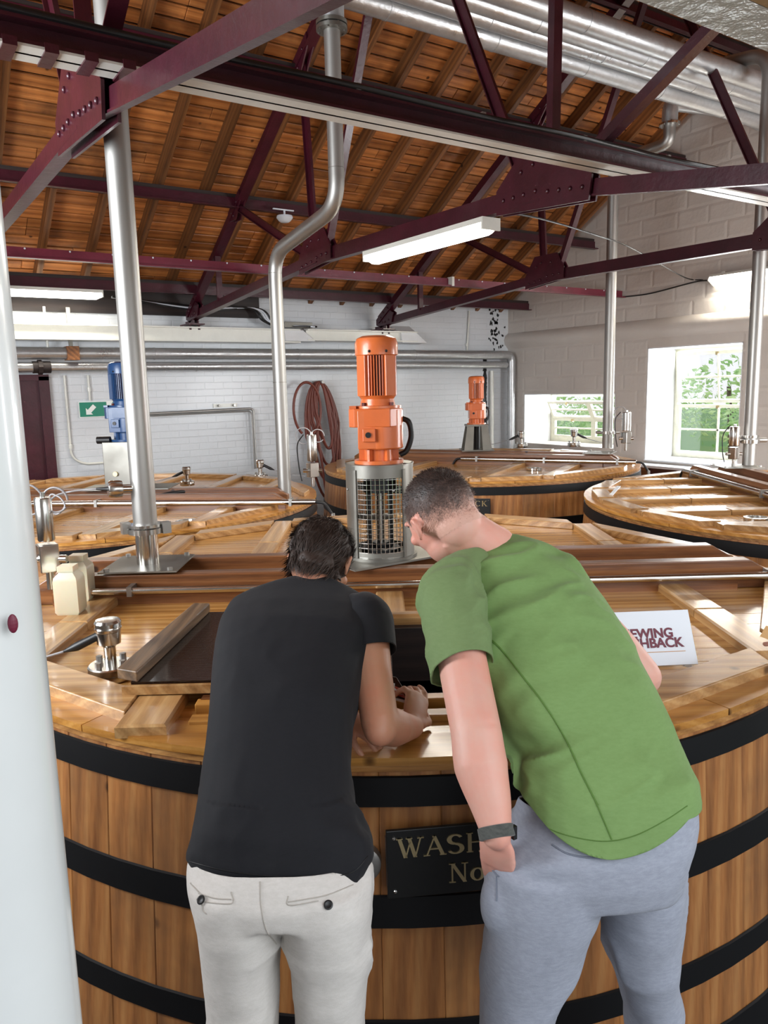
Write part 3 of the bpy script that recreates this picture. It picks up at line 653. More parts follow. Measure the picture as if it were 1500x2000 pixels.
# outside: ground and trees
tag(MB().box(8.9, 60, -30, 40, -1.0, -.6).build('lawn', M_GRASS), 'green ground outside the windows', 'ground', kind='stuff')
rt = random.Random(11)
TREEL = ['pale green tree seen through the lower panes of the big window', 'pale green tree seen through the left panes of the big window', 'pale green tree seen between the two gable windows', 'pale green tree seen through the small window', 'farther pale green tree seen through the small window']
for ti, (tx, ty, hz, sp_) in enumerate(((13.6, 7.2, .6, 1.5), (14.4, 9.0, .9, 1.4), (13.2, 10.6, .5, 1.3), (15.0, 12.6, .3, 1.3), (15.4, 15.0, .5, 1.3))):
    t_ = thing('garden_tree', TREEL[ti], 'tree', (tx, ty, -.6), 0, 'trees outside the windows')
    MB().tube([(tx, ty, -.6), (tx+.1, ty, .3), (tx, ty+.1, hz+.8)], [.12, .09, .04], 8).build('trunk', M_BARK, t_, world=True)
    b = MB()
    for i in range(800):
        c = Vector((rt.gauss(0, 1), rt.gauss(0, 1), rt.gauss(0, .8))); c = c.normalized()*rt.uniform(.35, 1)**.5*sp_*.85
        c.z *= .8; c += Vector((tx, ty, hz+.5))
        a = Vector((rt.gauss(0, 1), rt.gauss(0, 1), rt.gauss(0, 1))).normalized(); e = a.orthogonal().normalized(); s = rt.uniform(.05, .1)
        b.poly([c-a*s, c+e*s*.5, c+a*s, c-e*s*.5], [(0, 1, 2, 3)])
    b.build('foliage', M_LEAF, t_, world=True)['kind'] = 'stuff'
# timber screen under the big window
t_ = thing('timber_screen', 'dark maroon timber screen with brown posts under the big window', 'screen', (7.95, 5, 0))
MB().box(7.90, 7.93, 2.8, 6.9, .3, .80).build('panel', M_MAROON, t_, world=True)
MB().box(7.86, 8.08, 2.8, 6.9, .80, .83).build('top_rail', M_SIGNW, t_, world=True)
for y in (3.2, 4.0, 4.8, 5.4, 6.0, 6.6): MB().box(7.86, 7.90, y, y+.09, 0, .80).build('post', M_RAFT, t_, world=True)

# ------------------------------------------------------------------ vats
def stave_mesh(R, n, ztop, taper):
    a = PI/n*.997; d = .045; b = MB()
    def q(ang, r, z): return (r*math.cos(ang), r*math.sin(ang), z)
    ro0, ro1 = R+taper*ztop, R; c = .02*a
    p = []
    for z, ro in ((0, ro0), (ztop, ro1)):
        p += [q(-a, ro-d, z), q(-a, ro-.002, z), q(-a+c*2, ro, z), q(0, ro+.002, z), q(a-c*2, ro, z), q(a, ro-.002, z), q(a, ro-d, z)]
    k = 7
    b.poly(p, [tuple(range(k))[::-1], tuple(range(k, 2*k))]+[(i, (i+1) % k, k+(i+1) % k, k+i) for i in range(k)])
    bmesh.ops.recalc_face_normals(b.bm, faces=b.bm.faces)
    me = bpy.data.meshes.new('stave'); b.bm.to_mesh(me); b.bm.free(); me.materials.append(M_STAVE)
    return me
HOOPS = [(.882, .956), (.585, .666), (.283, .353), (.008, .133)]
def arc_board(b, r0, r1, a0, a1, z0, z1, n=4):
    pts = [(r1*math.cos(a0+(a1-a0)*i/n), r1*math.sin(a0+(a1-a0)*i/n)) for i in range(n+1)]+[(r0*math.cos(a1-(a1-a0)*i/n), r0*math.sin(a1-(a1-a0)*i/n)) for i in range(n+1)]
    b.prism(pts, lambda x, y, t2: (x, y, t2), z0, z1)
def vat(cx, cy, ang, R, label, bu, voff=-.12, hole=None, skip=(), rail=(-1.25, 1.7), beams=(-1.5, 1.55), frontb=None, sides=(-1, 1), rr=.0145):
    v = thing('washback_vat', label, 'vat', (cx, cy, 0), math.radians(ang)); n = 72
    me = stave_mesh(R, n, .965, .074)
    for i in range(n): inst('stave', me, v, Matrix.Rotation(2*PI*i/n, 4, 'Z'))
    for (z0, z1) in HOOPS:
        r0, r1 = R+.074*(1-z0), R+.074*(1-z1); b = MB()
        b.lathe([(r0+.001, z0), (r0+.007, z0+.002), (r1+.007, z1-.002), (r1+.001, z1)], (0, 0, 0), 96)
        bmesh.ops.delete(b.bm, geom=[f for f in b.bm.faces if len(f.verts) > 10], context='FACES')
        b.build('hoop', M_HOOP, v, smooth=30)
    b = MB(); b.lathe([(R-.06, .02), (R-.06, .05)], (0, 0, 0), 48); b.build('vat_bottom', M_DARKIN, v)
    # rim: laminated lower lip and varnished ring pieces
    b = MB(); b.lathe([(R-.05, .966), (R+.005, .966), (R+.005, .984), (R-.05, .984)], (0, 0, 0), 96)
    bmesh.ops.delete(b.bm, geom=[f for f in b.bm.faces if len(f.verts) > 10], context='FACES'); b.build('lower_lip', M_PLY, v)
    NR = 18
    for i in range(NR):
        b = MB(); arc_board(b, R-.11, R+.012, 2*PI*i/NR+.001, 2*PI*(i+1)/NR-.001, .985, 1.004); b.build('rim_piece', M_RIM, v)
    # lid boards
    Rb = R-.10; y = -Rb; bwid = .118; k = 0
    while y < Rb-.01:
        y1 = min(y+bwid, Rb); ya, yb = y+.0015, y1-.0015
        xa, xb = math.sqrt(max(Rb*Rb-ya*ya, 0)), math.sqrt(max(Rb*Rb-yb*yb, 0))
        spans = [(-xa, -xb, xa, xb)]
        if hole and yb > hole[2] and ya < hole[3]:
            spans = [(-xa, -xb, hole[0], hole[0]), (hole[1], hole[1], xa, xb)]
        for (l0, l1, r0, r1) in spans:
            if r0-l0 < .02 and r1-l1 < .02: continue
            b = MB(); b.prism([(l0, ya), (r0, ya), (r1, yb), (l1, yb)], lambda p, q, t2: (p, q, t2), .978, .998); b.build('lid_board', M_LID, v)
        y = y1; k += 1
    # battens across the boards, split in two lengths with a joint, and the edge boards between them
    Ro = R-.045; hw = .055; zt = 1.03
    def batten(u, v0, v1, w2=hw, nm='batten', mt=M_BAT, z1=zt):
        if v1-v0 < .04: return
        MB().cbox(u-w2, u+w2, v0, v1, .998, z1, .006).build(nm, mt, v)
    for sd in sides:
        for u in bu:
            if (sd, u) in skip: continue
            vr = math.sqrt(max(Ro*Ro-(abs(u)+hw)**2, 0)); vs = abs(voff*sd+ .0)+.16
            vin = (-voff+.16) if sd < 0 else (voff+.16)
            mid = vin+(vr-vin)*(.52 if sd > 0 else .45)
            a, c = sorted((sd*vin, sd*(mid-.002))); batten(u, a, c)
            a, c = sorted((sd*(mid+.002), sd*vr)); batten(u, a, c)
        bb_ = [-math.sqrt(Ro*Ro-.35**2)]+list(bu)+[math.sqrt(Ro*Ro-.35**2)]
        for i in range(len(bb_)-1):
            u0, u1 = bb_[i]+(hw+.004 if i else 0), bb_[i+1]-(hw+.004 if i < len(bb_)-2 else 0)
            if (sd, 'edge', i) in skip: continue
            if hole and sd < 0 and u1 > hole[0] and u0 < hole[1]: continue
            v0, v1 = math.sqrt(max(Ro*Ro-u0*u0, .0)), math.sqrt(max(Ro*Ro-u1*u1, .0)); wd = .115
            dx, dy = u1-u0, (v1-v0); L = math.hypot(dx, dy); nx, ny = -dy/L, dx/L
            if ny > 0: nx, ny = -nx, -ny
            # keep both ends on the batten sides: shift straight inwards along v
            h_ = wd*L/abs(dx) if abs(dx) > .1 else wd
            h_ = min(h_, .2)
            P_ = [(u0, sd*v0), (u1, sd*v1), (u1, sd*(v1-h_)), (u0, sd*(v0-h_))]
            MB().prism(P_, lambda p, q, t2: (p, q, t2), .998, .998+.038).build('edge_board', M_BATX, v, bevel=.004)
    # twin central beams with the trough between
    vb = voff
    def beam(u0, u1, va, vb_, z1, nm='beam'):
        c = .09
        MB().prism([(u0, .998), (u1, .998), (u1, z1-c*.6), (u1-c, z1), (u0+c, z1), (u0, z1-c*.6)], lambda p, q, t2: (p, t2, q), va, vb_).build(nm, M_BEAM, v, bevel=.004)
    beam(beams[0], beams[1], vb-.155, vb-.085, 1.115); beam(beams[0], beams[1]-.05, vb+.10, vb+.17, 1.125)
    MB().box(beams[0]+.1, beams[1]-.15, vb-.175, vb-.155, .998, 1.05).build('beam_fillet', M_BEAM, v)
    # rail
    rv = vb-.205
    b = MB().tube([(rail[0], rv, 1.062), (rail[1], rv, 1.062)], rr, 12); b.build('stainless_rail', M_CHROME, v, smooth=50)
    for u in np.linspace(rail[0]+.18, rail[1]-.18, 3):
        MB().box(u-.010, u+.010, rv-rr-.005, rv+.05, 1.062-rr-.005, 1.062+rr+.005).build('rail_clamp', M_STEEL, v)
    for sgn, ue in ((-1, rail[0]), (1, rail[1])):
        b = MB().tube(spline([(ue, rv, 1.062), (ue+sgn*.06, rv, 1.05), (ue+sgn*.11, rv, .98)], 5), .011, 8); b.build('rail_hose', M_BLACK, v, smooth=60)
        MB().cyl((ue+sgn*.12, rv, .84), (ue+sgn*.12, rv, .98), .014, 10).build('rail_socket', M_STEEL, v, smooth=50)
    return v
VA = vat(1.88, 2.76, -33.4, 1.67, 'large timber vat in front that both men lean over, with a black nameplate', [-1.19, -.67, -.02, .55, 1.13], -.12,
         hole=(-.50, .52, -1.37, -.66), skip=((-1, -.67), (-1, .55), (-1, -.02)))
VB = vat(5.53, 6.42, -60, 1.68, 'timber vat at back right with a small orange motor, beside the low window', [-1.05, -.5, .5, 1.07], .06, rail=(-.15, 1.68), beams=(-1.5, 1.5), rr=.023)
VC = vat(5.68, 2.68, -124.4, 1.76, 'timber vat at right, cut off by the photo edge, lid shining with window light', [-1.05, -.5, .02, .55, 1.05], -.42, rail=(-1.3, 1.6), beams=(-1.35, 1.3), sides=(-1,), rr=.023)
VD = vat(1.41, 6.38, -40.3, 1.80, 'timber vat at back left carrying the blue motor, behind the front vat', [-1.15, -.6, .15, .78, 1.3], -.31, rail=(-1.3, 1.95), beams=(-1.6, 1.72), rr=.02)
def LW(vt, u, v_, z=1.0): return mat4(vt) @ Vector((u, v_, z))
# front-vat extras: stub batten, hatch frame, hatch opening walls
vA = VA
MB().cbox(-.73, -.60, -1.53, -1.30, .998, 1.032, .006).build('batten', M_BAT, vA)
MB().cbox(-.08, .03, -.62, -.30, .998, 1.03, .006).build('batten', M_BAT, vA)
MB().cbox(.49, .60, -.62, -.30, .998, 1.03, .006).build('batten', M_BAT, vA)
MB().cbox(-.56, .10, -.66, -.60, .998, 1.035, .012).build('hatch_frame', M_BATX, vA)
MB().cbox(.1, .58, -.66, -.60, .998, 1.012, .004).build('hatch_frame', M_BATX, vA)
MB().box(-.56, .58, -1.40, -1.36, .975, 1.028).build('hatch_frame', M_RIM, vA, bevel=.003)
MB().box(-.56, .58, -1.475, -1.43, .975, 1.014).build('hatch_frame', M_RIM, vA, bevel=.003)
MB().box(-.55, -.50, -1.37, -.66, .90, 1.03).build('hatch_frame', M_BEAM, vA); MB().box(.52, .57, -1.37, -.66, .90, 1.03).build('hatch_frame', M_BEAM, vA)
MB().box(-.5, .52, -.70, -.66, .80, .998).build('hatch_liner', M_DARKTIM, vA); MB().box(-.5, .52, -1.37, -1.35, .80, .975).build('hatch_liner', M_DARKTIM, vA)
MB().prism([(math.cos(a)*1.6, math.sin(a)*1.6) for a in np.linspace(0, 2*PI, 40)[:-1]], lambda p, q, t2: (p, q, t2), .48, .50).build('wash_surface', M_DARKIN, vA)
tag(MB().build('tmp', M_DARKIN), None) if 0 else None
# hatch cover lying to the left of the opening
hc = thing('hatch_cover', 'removed hatch cover lying wet side up on the front vat, left of the black shirt', 'hatch cover', LW(VA, -.43, -1.0, 1.036), math.radians(-33.4))
def HL(mb, nm, mt, **k): return mb.build(nm, mt, hc, **k)
HL(MB().box(-.33, .40, -.33, .34, .002, .022), 'board_edge', M_PLY); HL(MB().box(-.32, .40, -.325, .335, .0225, .030), 'wet_sheet', M_WET)
Mh = Matrix.Rotation(.0, 4, 'Z')
HL(MB().hexa([(-.365, -.30, .03), (-.300, -.33, .03), (-.245, .34, .03), (-.305, .35, .03), (-.365, -.30, .062), (-.300, -.33, .062), (-.245, .34, .062), (-.305, .35, .062)]), 'grip_batten', M_DKWOOD, bevel=.004)
HL(MB().box(-.06, .03, -.45, -.34, -.028, .0) if 0 else MB().box(-.34, .40, -.345, -.331, .0, .024), 'front_edge', M_BAT)

# ------------------------------------------------------------------ lettering
SERIF = {  # strokes: (x0,y0,x1,y1,width) in a unit-high cell; arcs: ('a', cx,cy,rx,ry,t0,t1,w0,w1)
 'W': [(.05, 1, .28, 0, .15), (.28, 0, .47, .8, .06), (.43, 1, .66, 0, .15), (.66, 0, .88, 1, .06)], 'A': [(.06, 0, .38, 1, .06), (.36, 1, .70, 0, .15), (.18, .34, .56, .34, .06)],
 'S': [('a', .33, .74, .24, .22, .15*PI, 1.5*PI, .07, .14), ('a', .33, .26, .26, .24, .5*PI, -.85*PI, .14, .07)], 'H': [(.14, 0, .14, 1, .15), (.62, 0, .62, 1, .15), (.14, .52, .62, .52, .06)],
 'B': [(.14, 0, .14, 1, .15), ('a', .26, .76, .25, .215, .5*PI, -.5*PI, .06, .06), ('a', .28, .27, .29, .24, .5*PI, -.5*PI, .07, .07)], 'C': [('a', .42, .5, .34, .47, .22*PI, 1.78*PI, .07, .07)],
 'K': [(.14, 0, .14, 1, .15), (.18, .45, .58, .97, .07), (.30, .58, .68, 0, .15)], 'N': [(.12, 0, .12, 1, .06), (.12, 1, .62, 0, .15), (.62, 0, .62, 1, .06)], 'o': [('a', .3, .34, .22, .31, 0, 2*PI, .08, .08)],
 'E': [], 'V': [], 'I': [], 'G': []}
SF = {'W': [(.05, 1), (.43, 1), (.88, 1)], 'A': [(.06, 0), (.70, 0)], 'H': [(.14, 0), (.14, 1), (.62, 0), (.62, 1)], 'B': [], 'K': [(.14, 0), (.14, 1), (.60, 1), (.70, 0)], 'N': [(.12, 0), (.12, 1), (.62, 1)]}
WID = {'W': .95, 'A': .76, 'S': .66, 'H': .80, 'B': .70, 'C': .84, 'K': .80, 'N': .80, 'o': .6}
def letters(text, f0, size, x0, z0, name, mt, parent, gap=.04, world=True, bold=1.0, wx=1.0):
    f = lambda a, q, t2: f0(x0+(a-x0)*wx, q, t2)
    x = x0
    for ch in text:
        if ch == ' ': x += .4*size; continue
        b = MB()
        for st in SERIF[ch]:
            if st[0] == 'a':
                _, cx, cy, rx, ry, t0, t1, w0, w1 = st; N = 18; A_, B_ = [], []
                for i in range(N+1):
                    t_ = t0+(t1-t0)*i/N; s_ = math.sin(PI*i/N); w_ = (w0+(w1-w0)*i/N)*bold; w_ = w_+.09*abs(math.cos(t_))*.8
                    A_.append((cx+(rx+w_/2)*math.cos(t_), cy+(ry+w_/3)*math.sin(t_))); B_.append((cx+(rx-w_/2)*math.cos(t_), cy+(ry-w_/3)*math.sin(t_)))
                for i in range(N):
                    q = [A_[i], A_[i+1], B_[i+1], B_[i]]
                    b.prism([(x+a*size, z0+c*size) for a, c in q], f, 0, .003)
            else:
                xa, ya, xb, yb, w_ = st; w_ *= bold
                if abs(yb-ya) < 1e-6: q = [(xa, ya-w_/2), (xb, ya-w_/2), (xb, ya+w_/2), (xa, ya+w_/2)]
                else: q = [(xa-w_/2, ya), (xa+w_/2, ya), (xb+w_/2, yb), (xb-w_/2, yb)]
                b.prism([(x+a*size, z0+c*size) for a, c in q], f, 0, .003)
        for (sx, sz) in SF.get(ch, []):
            q = [(sx-.13, sz-(.045 if sz > .5 else 0)), (sx+.13, sz-(.045 if sz > .5 else 0)), (sx+.13, sz+(.045 if sz < .5 else 0)), (sx-.13, sz+(.045 if sz < .5 else 0))]
            b.prism([(x+a*size, z0+c*size) for a, c in q], f, .0001, .0031)
        b.build(name, mt, parent, world=world)
        x += (WID[ch]+gap)*size
def plaque(vt, R, px, py, wdt, hgt, zc):
    c = Vector(vt.location); r = ray(px, py); # ray / cylinder
    rr_ = R+.074*(1-zc)
    dx, dy = r.x, r.y; fx, fy = EYE.x-c.x, EYE.y-c.y
    A_ = dx*dx+dy*dy; B_ = 2*(fx*dx+fy*dy); C_ = fx*fx+fy*fy-rr_*rr_; t_ = (-B_-math.sqrt(B_*B_-4*A_*C_))/(2*A_)
    p = EYE+r*t_; nrm = Vector((p.x-c.x, p.y-c.y, 0)).normalized(); tg = Vector((-nrm.y, nrm.x, 0))
    if tg.dot(CR) < 0: tg = -tg
    o0 = c+nrm*(rr_+.022)+Vector((0, 0, zc)); tilt = Vector((0, 0, 1))-nrm*.074; tilt.normalize()
    f = lambda a, q, t2: o0+tg*a+tilt*q+nrm*t2
    pl = MB().prism([(-wdt/2, -hgt/2), (wdt/2, -hgt/2), (wdt/2, hgt/2), (-wdt/2, hgt/2)], f, -.006, .004).build('name_plate', M_PLAQ, vt, world=True, bevel=.002); pl['label'] = 'black nameplate with gold WASHBACK lettering'
    for (a, q) in ((-1, -1), (-1, 1), (1, -1), (1, 1), (0, -1), (0, 1)):
        MB().ball(f(a*(wdt/2-.018), q*(hgt/2-.018), .005), .0045, 6).build('screw', M_CHROME, pl, world=True)
    fl = lambda a, q, t2: f(a, q, .0042+t2)
    s1 = hgt*.285; wx_ = 1.28; total = sum((WID[ch]+.10)*s1 for ch in 'WASHBACK')*wx_
    letters('WASHBACK', fl, s1, -total/2, hgt*.10, 'letter', M_GOLD, pl, .10, wx=wx_); letters('No', fl, s1, -s1*2.0, -hgt*.33, 'letter', M_GOLD, pl, .02, wx=wx_)
    MB().prism([(-wdt/2, -hgt*.36), (wdt/2, -hgt*.36), (wdt/2, hgt*.36), (-wdt/2, hgt*.36)], f, -.02, -.006).build('spacer', M_DARKTIM, vt, world=True)
plaque(VA, 1.67, 948, 1652, .475, .163, .765)
plaque(VB, 1.68, 905, 990, .48, .17, .775)
# round flange on the vat flank, mostly hidden behind the black shirt
c = VA.location; p = onz(708, 1655, .78); nrm = Vector((p.x-c.x, p.y-c.y, 0)).normalized(); o0 = Vector(c)+nrm*(1.69)+Vector((0, 0, .755))
tg = nrm.cross(Vector((0, 0, 1)));
if tg.dot(CR) < 0: tg = -tg
MB().lathe([(.002, 0), (.045, 0), (.045, .022), (.038, .026), (.002, .026)], o0-tg*.0, 28, nrm).build('sample_port', M_STEEL, VA, smooth=40, world=True)

# viewing sign (tent card)
sg = thing('viewing_sign', 'white wedge sign reading VIEWING WASHBACK on the front vat lid', 'sign', onz(1270, 1300, 1.005), 0)
pr = onz(1364, 1297, 1.005); pl_ = onz(1150, 1306, 1.005); ex = (pr-pl_).normalized(); wS = (pr-pl_).length
ey = Vector((-ex.y, ex.x, 0));
if ey.dot(CF) < 0: ey = -ey
upS = (Vector((0, 0, 1))*.86+ey*.5).normalized(); nS = ex.cross(upS)
if nS.dot(CF) > 0: nS = -nS
fS = lambda a, q, t2: pr-ex*(wS-a)+upS*q+nS*t2
hS = .168
MB().prism([(0, 0), (wS, 0), (wS, hS), (0, hS)], fS, -.004, 0).build('front_panel', M_SIGNW, sg, world=True, bevel=.001)
bk = pr-ex*wS+upS*hS
MB().poly([fS(0, hS, -.004), fS(wS, hS, -.004), fS(wS, hS, -.004)+ey*.075-Vector((0, 0, (fS(wS, hS, 0)).z-1.006)), fS(0, hS, -.004)+ey*.075-Vector((0, 0, (fS(0, hS, 0)).z-1.006))], [(0, 1, 2, 3)]).build('back_leg', M_SIGNW, sg, world=True)
def text_mesh(txt, size, f, name, mt, parent, ax, az, offset=.0):
    cu = bpy.data.curves.new(name, 'FONT'); cu.body = txt; cu.size = size; cu.extrude = .0006; cu.offset = offset; cu.align_x = 'RIGHT'
    o = bpy.data.objects.new(name, cu); COL.objects.link(o); dg = bpy.context.evaluated_depsgraph_get(); dg.update(); me = bpy.data.meshes.new_from_object(o.evaluated_get(dg)); bpy.data.objects.remove(o)
    for v_ in me.vertices: v_.co = mat4(parent).inverted() @ f(ax+v_.co.x, az+v_.co.y, .0012+v_.co.z)
    me.materials.clear(); me.materials.append(mt); ob = bpy.data.objects.new(name, me); COL.objects.link(ob); ob.parent = parent; return ob
text_mesh('VIEWING', .040, fS, 'lettering', M_SIGNT, sg, wS-.060, .085, .0012)
text_mesh('WASHBACK', .040, fS, 'lettering', M_SIGNT, sg, wS-.035, .055, .0012)
MB().prism([(wS-.29, .040), (wS-.032, .040), (wS-.032, .042), (wS-.29, .042)], fS, .0, .0012).build('gold_line', M_GOLDLINE, sg, world=True)

# ------------------------------------------------------------------ stainless pipes standing on the vats
def flange(b, c, r, t_, ax=(0, 0, 1), bolts=0):
    c = Vector(c); a = Vector(ax).normalized(); b.cyl(c-a*t_/2, c+a*t_/2, r, 28)
    if bolts:
        e = a.orthogonal().normalized(); g = a.cross(e)
        for i in range(bolts):
            q = c+(e*math.cos(2*PI*i/bolts)+g*math.sin(2*PI*i/bolts))*r*.84; b.cyl(q-a*(t_/2+.008), q+a*(t_/2+.008), .007, 6)
def base_plate(vt, parent, u0, u1, v0, v1, z=1.126):
    MB().box(u0, u1, v0, v1, z, z+.006, mat4(vt)).build('base_plate', M_PLATE, parent, world=True)
    for (a, q) in ((u0+.03, v0+.02), (u1-.03, v0+.02), (u0+.03, v1-.02), (u1-.03, v1-.02)):
        MB().cyl(mat4(vt) @ Vector((a, q, z+.006)), mat4(vt) @ Vector((a, q, z+.018)), .011, 6).build('bolt', M_STEEL, parent, world=True)
# left wide pipe
pA = LW(VA, -1.05, -.13, 0); pA.z = 0
P1 = thing('vapour_pipe', 'wide stainless pipe rising from the front vat at left to the roof', 'pipe', (pA.x, pA.y, 1.13))
base_plate(VA, P1, -1.21, -.89, -.29, .03)
MB().cyl((pA.x, pA.y, 1.13), (pA.x, pA.y, 1.27), .047, 28).build('stub_pipe', M_CHROME, P1, smooth=50, world=True)
b = MB(); flange(b, (pA.x, pA.y, 1.275), .075, .022, bolts=0); flange(b, (pA.x, pA.y, 1.297), .07, .012); b.build('clamp_ring', M_CHROME, P1, smooth=40, world=True)
for sx in (-1, 1):
    q = Vector((pA.x, pA.y, 1.285))+CR*(.085*sx); b = MB().box(q.x-.018, q.x+.018, q.y-.018, q.y+.018, 1.262, 1.31); b.build('clamp_lug', M_STEEL, P1, world=True)
MB().cyl((pA.x, pA.y, 1.30), (pA.x, pA.y, 4.3), .0495, 32).build('riser', M_STEEL, P1, smooth=50, world=True)
# gauge on the pipe
q = pix(290, 985, 3.40); q = Vector((pA.x, pA.y, 1.455))
gd = (-CR*.8-CF*.45+Vector((0, 0, -.05))).normalized()
MB().cyl(q, q+gd*.12, .018, 14).build('gauge_neck', M_CHROME, P1, smooth=50, world=True)
MB().lathe([(.0, 0), (.034, 0), (.036, .01), (.036, .045), (.03, .055), (0, .056)], q+gd*.085, 20, gd).build('gauge_head', M_CHROME, P1, smooth=40, world=True)
MB().tube([q+gd*.10-CR*.02, q+gd*.10-CR*.09], [.012, .005], 8).build('cable_gland', M_BLACK, P1, smooth=50, world=True)
g0 = q+gd*.10-CR*.09
MB().tube(spline([g0, g0-CR*.1-CU*.01, g0-CR*.17-CU*.03, g0-CR*.20-CU*.07, g0-CR*.165-CU*.105, g0-CR*.13-CU*.07, g0-CR*.16-CU*.03, g0-CR*.20-CU*.05, g0-CR*.21-CU*.3]), .004, 6).build('sensor_cable', M_CABLEW, P1, smooth=60, world=True)
# bent pipe from back left vat
pD = LW(VD, 1.60, VD and -.20, 0)
P2 = thing('vapour_pipe', 'stainless pipe with a double bend, left of the large orange motor', 'pipe', (2.58, 5.22, 1.0))
rD = .05
pts = [(2.58, 5.24, 1.0), (2.58, 5.24, 2.82), (2.60, 4.36, 2.98), (2.60, 4.36, 4.0)]
MB().tube(rounded(pts, .17, 10), rD, 28).build('riser', M_STEEL, P2, smooth=60, world=True)
for z in (1.9, 2.68): MB().cyl((2.58, 5.24, z), (2.58, 5.24, z+.006), rD+.002, 28).build('weld_seam', M_PLATE, P2, smooth=50, world=True)
MB().cyl((2.60, 4.36, 3.2), (2.60, 4.36, 3.204), rD+.002, 28).build('weld_seam', M_PLATE, P2, smooth=50, world=True)
b = MB(); flange(b, (2.60, 4.36, 4.0), .095, .022, bolts=8); flange(b, (2.60, 4.36, 4.03), .095, .022, bolts=0); b.build('flange', M_GALV, P2, smooth=30, world=True)
HZ0 = 4.22
T1_ = thing('lagged_header_pipe', 'foil-clad header pipe lowest of the four under the roof, joined to the double-bend pipe', 'pipe', (2.6, 4.36, HZ0))
MB().tube(rounded([(2.60, 4.36, 4.04), (2.60, 4.36, HZ0), (6.75, 4.36, HZ0), (XG, 4.36, HZ0)], .13, 8), .078, 20).build('pipe_run', M_LAG, T1_, smooth=60, world=True)
for x in np.arange(3.0, 8.0, .9): MB().cyl((x, 4.36, HZ0), (x+.02, 4.36, HZ0), .081, 20).build('band', M_LAG, T1_, smooth=50, world=True)
for i, (Y, r, z, lab) in enumerate(((4.19, .064, 4.24, 'second from the bottom'), (4.05, .066, 4.24, 'third from the bottom, duller grey'), (3.90, .074, 4.25, 'topmost'))):
    T_ = thing('lagged_header_pipe', 'foil-clad header pipe '+lab+' of the four under the roof', 'pipe', (XL, Y, z)); MB().cyl((XL, Y, z), (XG, Y, z), r, 20).build('pipe_run', M_LAG, T_, smooth=60, world=True)
    for x in np.arange(2.6+.3*i, 8.0, 1.1): MB().cyl((x, Y, z), (x+.02, Y, z), r+.003, 20).build('band', M_LAG, T_, smooth=50, world=True)
# pipe at back right vat
pB = (6.75, 5.68)
P3 = thing('vapour_pipe', 'slim stainless pipe rising in front of the gable between the two windows', 'pipe', (pB[0], pB[1], 1.12))
fl_ = onx(1308, 243, 6.75)
base_plate(VB, P3, 1.13, 1.42, -.2+.15, .12+.15)
MB().tube(rounded([(pB[0], pB[1], 1.13), (pB[0], pB[1], 4.10), (6.75, fl_.y+.0, 4.12), (6.75, fl_.y, fl_.z)], .16, 10), .056, 26).build('riser', M_STEEL, P3, smooth=60, world=True)
b = MB(); flange(b, (pB[0], pB[1], 1.30), .085, .03); flange(b, (6.75, fl_.y, fl_.z), .10, .02, bolts=8); b.build('flange', M_CHROME, P3, smooth=40, world=True)
MB().tube(rounded([(6.75, fl_.y, fl_.z+.01), (6.75, fl_.y, fl_.z+.2), (7.3, 4.7, 4.42), (XG, 4.52, 4.22)], .12, 8), .075, 20).build('lagged_elbow', M_LAG, P3, smooth=60, world=True)
for a in (-.13, .13): MB().cyl((pB[0], pB[1], 1.30), Vector((pB[0], pB[1], 1.30))+CR*a, .016, 8).build('side_port', M_STEEL, P3, smooth=50, world=True)
# pipe at right vat
q1, q2 = onx(1480, 112, 6.13), onx(1352, 140, 6.13); CE = (q1.z, q2.y, q2.z)
pC = (6.13, 3.66)
P4 = thing('vapour_pipe', 'stainless pipe at the far right edge, curving back under the roof', 'pipe', (pC[0], pC[1], 1.1))
base_plate(VC, P4, -1.15, -.85, -.33-.14, -.33+.18)
MB().tube(rounded([(pC[0], pC[1], 1.13), (pC[0], pC[1], CE[0]), (6.13, CE[1], CE[2]), (6.13, CE[1]+.03, CE[2]-.13)], .18, 10), .052, 26).build('riser', M_STEEL, P4, smooth=60, world=True)
b = MB(); flange(b, (pC[0], pC[1], 1.33), .08, .03); flange(b, (pC[0], pC[1], 1.37), .07, .02); b.build('flange', M_CHROME, P4, smooth=40, world=True)
for a in (-.14, .14): MB().cyl((pC[0], pC[1], 1.34), Vector((pC[0], pC[1], 1.34))+CR*a, .02, 8).build('side_port', M_STEEL, P4, smooth=50, world=True)
